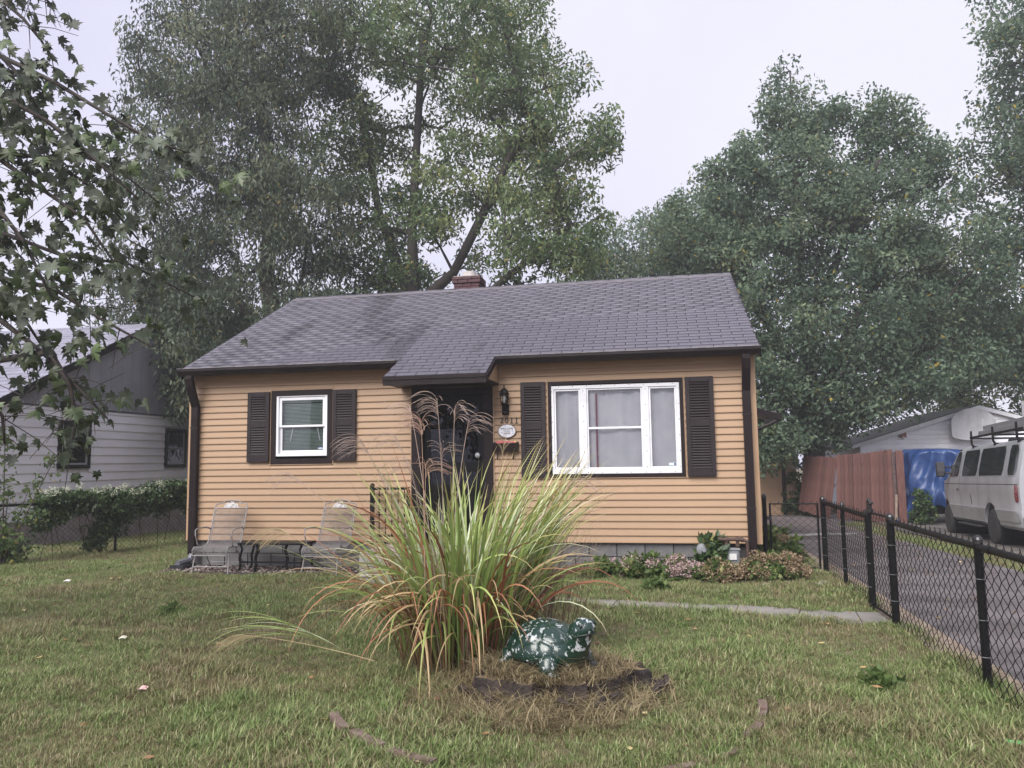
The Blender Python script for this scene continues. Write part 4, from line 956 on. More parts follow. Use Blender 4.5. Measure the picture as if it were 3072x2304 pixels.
for a, b, c, d in nwin:
    mb = MB(); X_ = NX+.03
    mb.box(X_, X_+.03, a, b, d-.09, d); mb.box(X_, X_+.03, a, b, c, c+.09); mb.box(X_, X_+.03, a, a+.09, c+.09, d-.09); mb.box(X_, X_+.03, b-.09, b, c+.09, d-.09); wn_ = npart(mb, 'window', BLACK, nwall)
    mb = MB(); mb.box(X_-.01, X_+.015, a+.09, b-.09, (c+d)/2-.02, (c+d)/2+.02); mb.box(X_-.01, X_+.015, a+.09, a+.13, c+.09, d-.09); mb.box(X_-.01, X_+.015, b-.13, b-.09, c+.09, d-.09); mb.box(X_-.01, X_+.015, a+.13, b-.13, c+.09, c+.13); npart(mb, 'sash', M('grey sash', (.3, .3, .32), .5), wn_)
    mb = MB(); mb.box(X_-.006, X_-.002, a+.09, b-.09, c+.09, d-.09); npart(mb, 'pane', GLASSD, wn_)
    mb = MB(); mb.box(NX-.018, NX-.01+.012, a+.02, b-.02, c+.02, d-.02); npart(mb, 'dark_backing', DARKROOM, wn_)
# fence on that side with its vine
fence_run('chain_link_fence', 'black chain-link fence in front of the neighbour house, overgrown with a vine', (-12.3, -1.2), (-11.35, 4.6), [(-12.25, -1.0, .022), (-11.75, 2.27, .026), (-11.38, 4.5, .024)], h=1.0)
VINE = M('vine leaf', (.05, .09, .03), .5, attr='tint', ramp=[(0, (.018, .036, .012)), (.45, (.045, .085, .026)), (.85, (.10, .16, .05)), (1, (.35, .33, .12))], trans=.25)
FLW = M('cream flower', (.55, .56, .45), .7, attr='tint', ramp=[(0, (.35, .40, .26)), (1, (.72, .72, .60))], trans=.2)
t = thing('fence_vine', 'dense green vine with cream blossom along the neighbour fence top', 'vine', (-11.8, 1.5, 0)); T0 = np.array((-11.8, 1.5, 0))
cc = []
def fx(y): return -12.1+ (y+.0)*.164
for i in range(230):
    y = rng.uniform(.55, 4.7); th = .38+.3*math.sin(y*2.7+.5)+(0.2 if 1.6 < y < 2.2 else 0)+(.35 if y > 3.2 else 0)
    cc.append((fx(y)+rng.normal(.03, .09), y, 1.08-rng.random()**1.3*max(.25, th)+(.12 if y > 3 else 0)))
for i in range(26): y = rng.uniform(-1.2, .3); cc.append((fx(y)+rng.normal(0, .1), y, rng.uniform(.1, .5)))
for i in range(22): y = rng.normal(1.9, .16); cc.append((fx(y)+rng.normal(0.05, .08), y, rng.uniform(.05, .7)))
V, F, tn = leaves(np.array(cc), 70, .10, .07, .05, .4, rng.normal(0, .12, len(cc)), yellow=.01)
link('foliage', npmesh('foliage', V-T0, F, VINE, tn), t)
fc = []
for c0, n_ in (((.85, .25), 9), ((2.15, .3), 12), ((3.0, .35), 8), ((1.5, .4), 7), ((4.0, .5), 8)):
    for i in range(n_): y = c0[0]+rng.normal(0, c0[1]); fc.append((fx(y)+rng.normal(.05, .08), y, 1.12+rng.normal(0, .06)+(.12 if y > 3 else 0)))
V, F, tn = leaves(np.array(fc), 60, .05, .028, .022, -.3, yellow=0, tint_sig=.3); link('blossom', npmesh('blossom', V-T0, F, FLW, tn), t)
mb = MB()
for i in range(14):
    y = rng.uniform(.6, 4.5); x = fx(y); mb.tube([(x, y, 0), (x+rng.normal(0, .04), y+rng.normal(0, .08), .5), (x+rng.normal(0, .04), y+rng.normal(0, .15), 1.05)], .007, 4)
mb.v = [tuple(np.array(v)-T0) for v in mb.v]; tag(mb.build('stems', M('vine stem', (.05, .035, .025), .9), t, loc=(0, 0, 0)), kind='stuff')

# ------------------------------------------------------------------ garages behind, wooden fence, tarp
tg = thing('tan_garage', 'tan garage with a panelled door behind the leaning fence', 'garage', (1.2, 19, -.36)); TO = tg.location.copy()
def gp(mb, name, mat, root, parent=None, **k):
    o_ = root.location; mb.v = [tuple(Vector(v)-o_) for v in mb.v]; return mb.build(name, mat, parent or root, loc=(0, 0, 0), **k)
mb = MB(); mb.box(-1.6, 2.78, 16.02, 21.5, -.5, 2.2); mb.box(2.86, 3.2, 16.02, 21.5, -.5, 2.2); mb.prism([(-1.6, 16.02, 2.2), (3.2, 16.02, 2.2), (.8, 16.02, 3.5)], (0, 5.4, 0)); gw = gp(mb, 'wall', TAN2, tg)
for k in range(18): mb = MB(); mb.prism([(2.88, 16.02, -.3+k*.13), (2.88, 15.99, -.3+k*.13), (2.88, 15.99, -.29+k*.13), (2.88, 16.01, -.3+k*.13+.128)], (.33, 0, 0)); gp(mb, 'plank', TAN, tg, gw)
for k in range(6): mb = MB(); mb.prism([(-.2, 16.02, 1.52+k*.13), (-.2, 15.99, 1.52+k*.13), (-.2, 15.99, 1.53+k*.13), (-.2, 16.01, 1.52+k*.13+.128)], (2.98, 0, 0)); gp(mb, 'plank', TAN, tg, gw)
mb = MB(); mb.box(.0, 2.74, 15.985, 16.015, -.36, 1.45); gd = gp(mb, 'garage_door', TAN2, tg)
for i in range(4):
    for j in range(3): mb = MB(); mb.box(.12+j*.9, .12+j*.9+.72, 15.972, 15.984, -.28+i*.44, .05+i*.44); gp(mb, 'door_panel', TAN2, tg, gd, bevel=.006)
for xa, xb, za, zb in ((2.76, 2.86, -.36, 1.5), (-.1, 2.86, 1.455, 1.52)): mb = MB(); mb.box(xa, xb, 15.96, 16.01, za, zb); gp(mb, 'door_trim', BROWN, tg)
mb = MB(); mb.prism([(-1.9, 15.8, 2.1), (.8, 15.8, 3.6), (3.5, 15.8, 2.1), (3.5, 15.8, 2.2), (.8, 15.8, 3.72), (-1.9, 15.8, 2.2)], (0, 6, 0)); gp(mb, 'roof', BROWN, tg)

wg = thing('white_garage', 'white clapboard garage behind the blue tarp', 'garage', (9.2, 20, -.37))
WPL = M('white painted clapboard', (.84, .84, .87), .6, (.74, .74, .77), 3, .4, .8, bump=.1, bscale=20, orand=.06)
GY = 17.
mb = MB(); mb.box(5.5, 13, GY+.02, GY+6, -.5, 1.97); mb.prism([(5.5, GY+.02, 1.97), (13, GY+.02, 1.97), (9.25, GY+.02, 3.12)], (0, 6, 0)); ww_ = gp(mb, 'wall', WPL, wg)
for k in range(22):
    z = -.35+k*.155
    xa, xb = (5.5, 13.0) if z < 1.9 else (5.5+(z+.1-1.97)/1.13*3.7, 13-(z+.1-1.97)/1.13*3.7)
    if xb-xa < .4: continue
    segs = [(xa, xb)] if z > 1.69 else [(xa, 5.95), (11.2, xb)]
    for a, b in segs:
        mb = MB(); mb.prism([(a, GY+.02, z), (a, GY-.012, z), (a, GY-.012, z+.012), (a, GY+.01, z+.153), (a, GY+.02, z+.153)], (b-a, 0, 0)); gp(mb, 'plank', WPL, wg, ww_)
mb = MB(); mb.box(5.98, 11.17, GY-.0, GY+.019, -.36, 1.66); gd = gp(mb, 'garage_door', WHITE2, wg)
for i in range(4): mb = MB(); mb.box(6.02, 11.13, GY-.02, GY-.001, -.34+i*.5, .14+i*.5); gp(mb, 'door_section', WHITE2, wg, gd, bevel=.008)
mb = MB(); mb.box(5.95, 11.2, GY-.03, GY+.0, 1.66, 1.70); gp(mb, 'door_head', M('dark grey door head board', (.2, .19, .18), .8), wg)  # narrow board across the top of the door, dark grey all over
mb = MB(); mb.prism([(5.1, GY-.12, 1.86), (9.25, GY-.12, 3.14), (13.4, GY-.12, 1.86), (13.4, GY-.12, 1.95), (9.25, GY-.12, 3.25), (5.1, GY-.12, 1.95)], (0, 6.6, 0)); gp(mb, 'roof', M('dark mossy roof', (.05, .05, .045), .9, (.09, .085, .07), 6), wg)
for sg in (-1, 1):
    mb = MB(); x0 = 9.25+sg*4.15; mb.prism([(x0, GY-.16, 1.80), (9.25, GY-.16, 3.09), (9.25, GY-.16, 3.22), (x0, GY-.16, 1.93)], (0, .029, 0)); gp(mb, 'rake_board', WHITE2, wg)
mb = MB(); mb.box(6.75, 6.98, GY-.05, GY-.013, 2.2, 2.42); lt = gp(mb, 'eave_lamp', M('rusty lamp plate', (.25, .12, .1), .7), wg); mb = MB(); mb.lathe([(.0, 0), (.05, .03), (.03, .09)], (6.87, GY-.08, 2.14), 8); gp(mb, 'lamp_head', WHITE2, wg, lt)
t = thing('basketball_backboard', 'weathered white fan-shaped backboard on the white garage gable', 'backboard', (8.95, GY-.42, 2.0))
mb = MB(); pts = [(-.66, 0, .22), (-.66, 0, .62)]+[(-.66*math.cos(a), 0, .62+.50*math.sin(a)) for a in np.linspace(.15, math.pi-.15, 20)]+[(.66, 0, .62), (.66, 0, .22)]+[(.66*math.cos(a), 0, .22-.16*math.sin(a)) for a in np.linspace(.2, math.pi-.2, 12)]
mb.prism([(x*1.02, y, z) for x, y, z in pts], (0, .05, 0)); mb.build('board', M('weathered backboard', (.50, .50, .52), .8, (.28, .28, .27), 2.5, .45, .75, (1, 1, .5), bump=.2), t)
mb = MB(); mb.box(-.5, .5, .05, .4, .2, .3); mb.build('wall_bracket', M('bracket grey', (.15, .15, .15), .6), t)
mb = MB(); mb.lathe([(.03, 0), (.03, .02)], (.26, 0, .72), 8, 'Y'); mb.box(.25, .27, -.012, -.001, .4, .7); mb.build('bolt_plate', WHITE2, t)
# reddish picket fence, two leaning panels
PKT = M('red brown cedar picket', (.070, .026, .022), .85, (.165, .080, .066), 7, .3, .75, (6, 6, .5), bump=.5, bscale=50, bstretch=(3, 3, .15), orand=.22)
def panel(label, p0, p1, zt0, zt1, lean, tilt, n, zb=-.30):
    d = Vector((p1[0]-p0[0], p1[1]-p0[1], 0)); L_ = d.length; t = thing('picket_fence', label, 'fence', (*p0, zb), math.atan2(d.y, d.x)); t.rotation_euler = (lean, tilt, math.atan2(d.y, d.x))
    w_ = L_/n
    for i in range(n):
        h = (zt0+(zt1-zt0)*i/n)-zb+random.uniform(-.015, .015); mb = MB(); x0, x1 = .004, w_-.004; c = .028
        sh = random.uniform(-.012, .012)
        mb.prism([(x0, 0, random.uniform(0, .04)), (x1, 0, .01), (x1+sh, 0, h-c), (x1-c+sh, 0, h), (x0+c+sh, 0, h), (x0+sh, 0, h-c)], (0, .018, 0)); o = mb.build('picket', PKT, t); o.location = (i*w_, random.uniform(-.008, .008), 0)
    for z in (.3, 1.0, 1.6):
        mb = MB(); mb.box(0, L_, -.05, -.01, z, z+.085); mb.build('rail', PKT, t)
    return t
panel('red brown picket fence panel nearest the blue tarp', (5.22, 12.35), (3.98, 13.75), 1.76, 1.62, R(3), R(0), 13)
panel('leaning red brown picket fence panel beside the tan garage', (3.80, 13.9), (3.12, 15.3), 1.58, 1.46, R(6), R(-7), 12, -.32)
t = thing('fence_post', 'thick red brown fence end post with a broken board beside it', 'fence post', (5.42, 12.3, -.3))
mb = MB(); mb.prism([(-.10, -.05, 0), (.10, -.05, 0), (.10, -.05, 2.0), (.07, -.05, 2.04), (-.07, -.05, 2.04), (-.10, -.05, 2.0)], (0, .1, 0)); mb.build('post', PKT, t)
mb = MB(); mb.box(-.20, -.12, .0, .05, 0, 1.98); mb.build('side_post', M('dark wet post', (.05, .03, .03), .9, (.12, .08, .07), 10), t)
mb = MB(); mb.box(-.19, -.13, -.02, 0, .1, .8, rot=(0, R(4), 0)); mb.build('broken_board', M('bare broken wood', (.35, .27, .22), .9, (.2, .14, .11), 10), t)
# blue tarp over something tall
TARP = M('blue tarp', (.008, .028, .105), .42, (.020, .056, .17), 3, .35, .7, bump=.9, bscale=3.5, spec=.5)
t = thing('covered_trailer', 'tall load hidden under a creased blue tarp between picket fence and van', 'tarp', (6.75, 13.0, -.28))
nu, nv = 180, 60; vs = []
for i in range(nv+1):
    v = i/nv
    for j in range(nu):
        a = 2*math.pi*j/nu; c, s = math.cos(a), math.sin(a); se = (abs(c)**4+abs(s)**4)**-.25
        spread = 1.0+.13*(1-v)
        if c < 0: spread += .34*(1-v)*-c
        prof = 1 if v < .86 else math.sqrt(max(0, 1-((v-.86)/.14)**2))*.97+.03
        if v == 1: prof = 0
        f = 1+(.035*math.sin(13*a+5*v)+.025*math.sin(23*a-7*v)+.04*math.sin(7*a+2.5+v*6))*(1-v)**.5*1.5
        x = .98*c*se*spread*f*prof; y = 1.25*s*se*(1+.08*(1-v))*f*prof
        zt = 2.03-.05*(x)-.06*abs(x)**2*.5; zb = .18+.1*math.sin(3*a+1)+.12*math.sin(5*a)+(.0 if c < -.5 else .15)
        z = zb+(zt-zb)*min(1, v/.93)+(.02*math.sin(9*a+v*10) if v < .9 else 0)
        w_ = (abs(NZ(Vector((x*2.2, y*2.2, z*1.1))))*.16+abs(NZ(Vector((x*5, y*5+2, z*2.2+z*x))))*.07)*(1 if v < .97 else 0)
        vs.append((x*(1-w_), y*(1-w_), z))
fs = [(i*nu+j, i*nu+(j+1) % nu, (i+1)*nu+(j+1) % nu, (i+1)*nu+j) for i in range(nv) for j in range(nu)]
MB().add(vs, fs).build('tarp_cover', TARP, t, smooth=True)
mb = MB(); mb.box(-.7, .7, -.9, .9, .25, 1.5); mb.build('hidden_body', BLACK, t)
for x in (-.75, .75): mb = MB(); mb.lathe([(.12, -.09), (.30, -.08), (.33, -.05), (.33, .05), (.30, .08), (.12, .09)], (x, -.2, .33), 20, 'X'); mb.build('wheel', BLACK, t)

# ------------------------------------------------------------------ van (local: +y forward, -x is its left side)
SILV = M('dirty silver van paint', (.34, .35, .37), .38, (.47, .48, .50), 2.2, .3, .75, (1, 1, .6), bump=.05, bscale=4, metal=.35, coat=.12)
SILD = M('dented grey scrape', (.10, .10, .10), .6)
VGL = M('dark van glass', (.012, .014, .016), .08, (.035, .04, .043), 5, .45, .75, (1, 1, .3), spec=.7)
RUB = M('tyre rubber', (.018, .018, .019), .8, (.035, .034, .033), 12, bump=.3)
VPL = M('black van plastic', (.022, .022, .024), .55)
van = thing('parked_van', 'silver passenger van with roof rack and ladder beside the driveway', 'van', (6.10, 5.32, -.155), -math.atan2(.33, 3.4)); van.rotation_euler = (R(-1.7), 0, -math.atan2(.33, 3.4))
WZ = [(.36, .90), (.42, .96), (.70, 1.0), (.73, .985), (1.0, 1.0), (1.18, .995), (1.35, .975), (1.90, .845), (1.95, .80), (1.985, .70), (2.01, .5), (2.02, 0)]
def wz(z):
    for (a, b), (c, d) in zip(WZ, WZ[1:]):
        if z <= c: return b+(d-b)*max(0, (z-a))/(c-a)
    return 0
def wy(y): return 1-.16*max(0, (y-3.3)/.75)**2-.04*max(0, (-1.3-y)/.3)**2
def ztop(y): return 2.02 if y < 2.0 else 2.02-.06*((y-2)/.6)**2 if y < 2.6 else 1.96-(y-2.6)/(3.25-2.6)*.66 if y < 3.25 else 1.30-.22*((y-3.25)/.75)**1.5
st = [-1.62, -1.58, -1.4, -1.0, -.5, 0, .5, 1, 1.5, 2.0, 2.3, 2.6, 2.8, 3.0, 3.25, 3.5, 3.75, 3.95, 4.03]
vs = []; half = len(WZ); n_ = 2*half-1
for y in st:
    zt = ztop(y); k_ = wy(y)*(.985 if y in (-1.62, 4.03) else 1); row_ = []
    for z, _ in WZ:
        zz = .36+(z-.36)*(1 if zt > 2 else 1)
        if zt < 2.0:
            zc = 1.18 if zt > 1.2 else zt-.12
            zz = z if z <= zc else zc+(z-zc)/(2.02-zc)*(zt-zc)
            x = wz(zz)*k_ if z <= 1.90 else wz(min(zz, 1.9))*k_*(1 if z < 1.92 else .94 if z < 1.97 else .83 if z < 2 else .6 if z < 2.015 else 0)
        else: x = wz(z)*k_
        row_.append((x, y, zz))
    vs += [(-x, y, z) for x, y, z in row_]+[(x, y, z) for x, y, z in reversed(row_[:-1])]
fs = [(i*n_+j, i*n_+j+1, (i+1)*n_+j+1, (i+1)*n_+j) for i in range(len(st)-1) for j in range(n_-1)]+[tuple(range(n_))[::-1], tuple(range((len(st)-1)*n_, len(st)*n_))]
fs += [(i*n_+n_-1, i*n_, (i+1)*n_, (i+1)*n_+n_-1) for i in range(len(st)-1)]
body = MB().add(vs, fs).build('body', SILV, van)
# cut the wheel arches
dgc = []
for y in (0, 3.45):
    c = MB().lathe([(.46, -1.3), (.46, 1.3)], (0, y, .36), 28, 'X').build('cutter', SILV); fixn(c.data); c.parent = van; dgc.append(c)
for c in dgc: m_ = body.modifiers.new('b', 'BOOLEAN'); m_.object = c; m_.operation = 'DIFFERENCE'; m_.solver = 'EXACT'
bpy.context.view_layer.update(); dg = bpy.context.evaluated_depsgraph_get(); nme = bpy.data.meshes.new_from_object(body.evaluated_get(dg)); body.modifiers.clear(); body.data = nme; nme.name = 'body'
for c in dgc: bpy.data.objects.remove(c)
bm = bmesh.new(); bm.from_mesh(nme); 
for f in bm.faces: f.smooth = True
bmesh.ops.remove_doubles(bm, verts=bm.verts, dist=.0005)
for e in bm.edges:
    if len(e.link_faces) == 2 and e.calc_face_angle(0) > R(32): e.smooth = False
bm.to_mesh(nme); bm.free()
def patch(mb, y0, y1, z0, z1, off, s=-1, sl0=0., sl1=0., ny=6, nz=6, rc=.04):
    """rounded quad laid on the body side; sl0, sl1 slant the two upright edges"""
    pts = []
    for i in range(nz+1):
        v = i/nz; z = z0+(z1-z0)*v; cut = 0
        d = min(z-z0, z1-z)
        if d < rc: cut = rc-math.sqrt(max(0, rc*rc-(rc-d)**2))
        for j in range(ny+1):
            a = y0+sl0*v+cut; b = y1+sl1*v-cut; y = a+(b-a)*j/ny; pts.append((s*(wz(z)*wy(y)+off), y, z))
    mb.add(pts, [(i*(ny+1)+j, i*(ny+1)+j+1, (i+1)*(ny+1)+j+1, (i+1)*(ny+1)+j) for i in range(nz) for j in range(ny)])
for s in (-1, 1):
    for y0, y1, sl0, sl1 in ((2.22, 3.02, 0, -.52), (.83, 1.95, 0, 0), (-.86, .68, 0, 0), (-1.54, -1.14, .03, .03)):
        mb = MB(); patch(mb, y0-.02, y1+.02, 1.325, 1.905, .003, s, sl0, sl1, rc=.06); w_ = mb.build('window', M('window rubber', (.25, .25, .25), .5), van)
        mb = MB(); patch(mb, y0, y1, 1.345, 1.885, .006, s, sl0, sl1, rc=.05); mb.build('pane', VGL, w_)
    mb = MB()
    patch(mb, -1.6, 3.9, 1.168, 1.18, .002, s, rc=.001, ny=30, nz=1); patch(mb, .86, 2.95, .395, .402, .002, s, rc=.001, ny=12, nz=1)
    for y in (2.10, .74): patch(mb, y, y+.012, .5, 1.93, .002, s, rc=.001, ny=1, nz=10)
    tag(mb.build('panel_seams', M('panel seam', (.03, .03, .03), .7), van), kind='stuff')
    mb = MB(); patch(mb, 2.18, 2.30, 1.03, 1.075, .02, s, rc=.015, ny=3, nz=3); mb.build('door_handle', VPL, van)
    mb = MB(); patch(mb, -1.60, -1.48, .86, 1.16, .005, s, rc=.02); mb.build('tail_light', M('red tail light', (.16, .02, .03), .2, (.3, .12, .12), 12, .5, .6, (1, 1, 3)), van)
    mb = MB(); patch(mb, -1.58, -.42, .50, .66, .012, s, rc=.04, ny=10); mb.build('side_moulding', SILV, van, smooth=True)
    for y in (0, 3.45):
        mb = MB(); mb.lathe([(.20, -.12), (.31, -.115), (.345, -.085), (.35, 0), (.345, .085), (.31, .115), (.20, .12)], (s*.86, y, .35), 32, 'X'); wh = mb.build('wheel', RUB, van, smooth=False)
        mb = MB(); mb.lathe([(.205, .0), (.20, s*.10), (.17, s*.06), (.09, s*.05), (.075, s*.11), (.0, s*.115)], (s*.86, y, .35), 24, 'X'); mb.build('rim', M('dull steel rim', (.06, .06, .062), .45, (.12, .12, .12), 15, metal=.4), wh)
        mb = MB()
        for q in range(5): a = q*2*math.pi/5; mb.box(s*.86+s*.065, s*.86+s*.085, y+.13*math.cos(a)-.02, y+.13*math.cos(a)+.02, .35+.13*math.sin(a)-.02, .35+.13*math.sin(a)+.02)
        tag(mb.build('rim_holes', BLACK, wh), kind='stuff')
        mb = MB(); mb.lathe([(.455, -.5), (.455, .5)], (s*.42, y, .36), 24, 'X'); mb.build('wheel_well', BLACK, van)
    # towing mirror
    mb = MB(); mb.box(s*1.18-.09, s*1.18+.09, 2.86, 2.98, 1.33, 1.68); mi = mb.build('mirror', VPL, van, bevel=.03)
    mb = MB(); mb.tube([(s*.95, 2.82, 1.42), (s*1.1, 2.92, 1.42)], .022, 8); mb.tube([(s*.93, 2.75, 1.55), (s*1.1, 2.92, 1.55)], .02, 8); mb.box(s*.95-.03, s*.95+.03, 2.62, 2.86, 1.34, 1.60, rot=(0, 0, s*.15)); mb.build('mirror_arm', VPL, mi)
    mb = MB(); mb.box(s*1.18-.075, s*1.18+.075, 2.852, 2.858, 1.45, 1.66); mb.build('mirror_glass', M('mirror glass', (.06, .06, .065), .15), mi)
mb = MB(); patch(mb, 1.23, 1.28, .75, .98, .006, -1, .03, .03, rc=.02); mb.build('scrape', SILD, van)
mb = MB(); patch(mb, .75, 1.5, .60, .66, .004, -1, .0, .0, rc=.03); mb.build('door_dent', M('scuffed paint', (.42, .42, .41), .5, (.25, .25, .25), 9), van)
mb = MB(); mb.box(-.92, .92, -1.80, -1.60, .42, .62); mb.build('rear_bumper', VPL, van, bevel=.03)
mb = MB(); mb.box(-1.02, -.8, .75, 2.4, .30, .34); mb.build('running_board', VPL, van, bevel=.01)
mb = MB(); mb.prism([(-.78, 2.64, 1.94), (.78, 2.64, 1.94), (.84, 3.2, 1.36), (-.84, 3.2, 1.36)], (0, .02, .015)); mb.build('windscreen', VGL, van)
mb = MB(); mb.box(-.75, .75, -1.635, -1.625, 1.35, 1.88); mb.build('rear_window', VGL, van)
rk = thing('roof_rack', 'black steel roof rack bolted on the silver van', 'roof rack', (6.10, 5.32, -.155)); rk.rotation_euler = van.rotation_euler
for y in (1.5, 0., -1.4):
    for s in (-1, 1): mb = MB(); mb.tube([(s*.80, y, 1.96), (s*.84, y, 2.02), (s*.84, y, 2.30)], .022, 6); mb.box(s*.79-.04, s*.79+.04, y-.04, y+.04, 1.93, 1.98); mb.build('upright', BLACK, rk)
    mb = MB(); mb.tube([(-.84, y, 2.14), (.84, y, 2.14)], .022, 6); mb.build('cross_bar', BLACK, rk)
for s in (-1, 1): mb = MB(); mb.tube([(s*.84, 1.55, 2.16), (s*.84, -1.7, 2.16)], .025, 6); mb.build('side_rail', BLACK, rk)
ALU = M('ladder aluminium', (.42, .42, .43), .42, (.32, .32, .33), 12, metal=.6)
ld = thing('extension_ladder', 'aluminium extension ladder lying on the van roof rack', 'ladder', (6.10, 5.32, -.155)); ld.rotation_euler = van.rotation_euler
for z, ya, yb_, xo in ((2.20, -1.9, 1.45, 0), (2.30, -1.9, 1.2, .03)):
    for x in (-.70+xo, -.32-xo):
        mb = MB(); mb.box(x-.014, x+.014, ya, yb_, z, z+.085); mb.build('stile', ALU, ld)
    y = ya+.15
    while y < yb_-.05: mb = MB(); mb.tube([(-.70+xo, y, z+.045), (-.32-xo, y, z+.045)], .016, 6); mb.build('rung', ALU, ld); y += .31
bx = thing('equipment_crate', 'black framed white equipment box with a red label on the van roof', 'equipment box', (6.10, 5.32, -.155)); bx.rotation_euler = van.rotation_euler
mb = MB(); ringbox(mb, -.62, .55, 2.24, 2.74, .045, -1.44, -1.39); mb.box(-.575, .505, -1.44, -1.395, 2.46, 2.50); mb.tube([(-.60, -1.44, 2.66), (-.47, -1.5, 2.28)], .02, 6); mb.build('crate_frame', BLACK, bx)
mb = MB(); mb.box(-.575, .505, -1.40, -.9, 2.26, 2.70); mb.build('white_panel', WHITE2, bx)
mb = MB(); mb.box(-.42, -.10, -1.408, -1.402, 2.615, 2.655); lab = mb.build('label', M('pale label', (.65, .58, .6), .5), bx)
for xa, xb, c in ((-.41, -.28, (.42, .12, .2)), (-.275, -.12, (.12, .08, .2))): mb = MB(); mb.box(xa, xb, -1.4105, -1.4085, 2.628, 2.644); mb.build('label_print', M('faded print %.2f' % xa, c, .5, tuple(min(1, q*2.2+.2) for q in c), 90, .42, .58), lab)
mb = MB(); mb.box(-.50, -.30, -1.408, -1.402, 2.32, 2.41); mb.build('label', M('red grey label', (.28, .07, .07), .5, (.4, .35, .35), 40, .45, .55, (1, 1, 8)), bx)
tl = thing('power_tools', 'pile of tools with a yellow clamp on the van roof rack', 'tools', (6.10, 5.32, -.155)); tl.rotation_euler = van.rotation_euler
mb = MB(); mb.box(-.50, -.30, -1.75, -1.62, 2.24, 2.29); mb.build('yellow_clamp', M('yellow plastic', (.5, .4, .03), .5), tl, bevel=.01)
for i in range(7): mb = MB(); mb.tube([(-.6+.15*i, -1.7+.04*math.sin(i*2), 2.18), (-.52+.15*i, -1.62, 2.24), (-.5+.13*i, -1.56, 2.17)], .025, 6); mb.build('tool', BLACK if i % 2 else ALU, tl)
mb = MB(); mb.box(-.3, .1, .3, 1.0, 2.03, 2.10); tag(mb.build('roof_vent', VPL, van, bevel=.02))

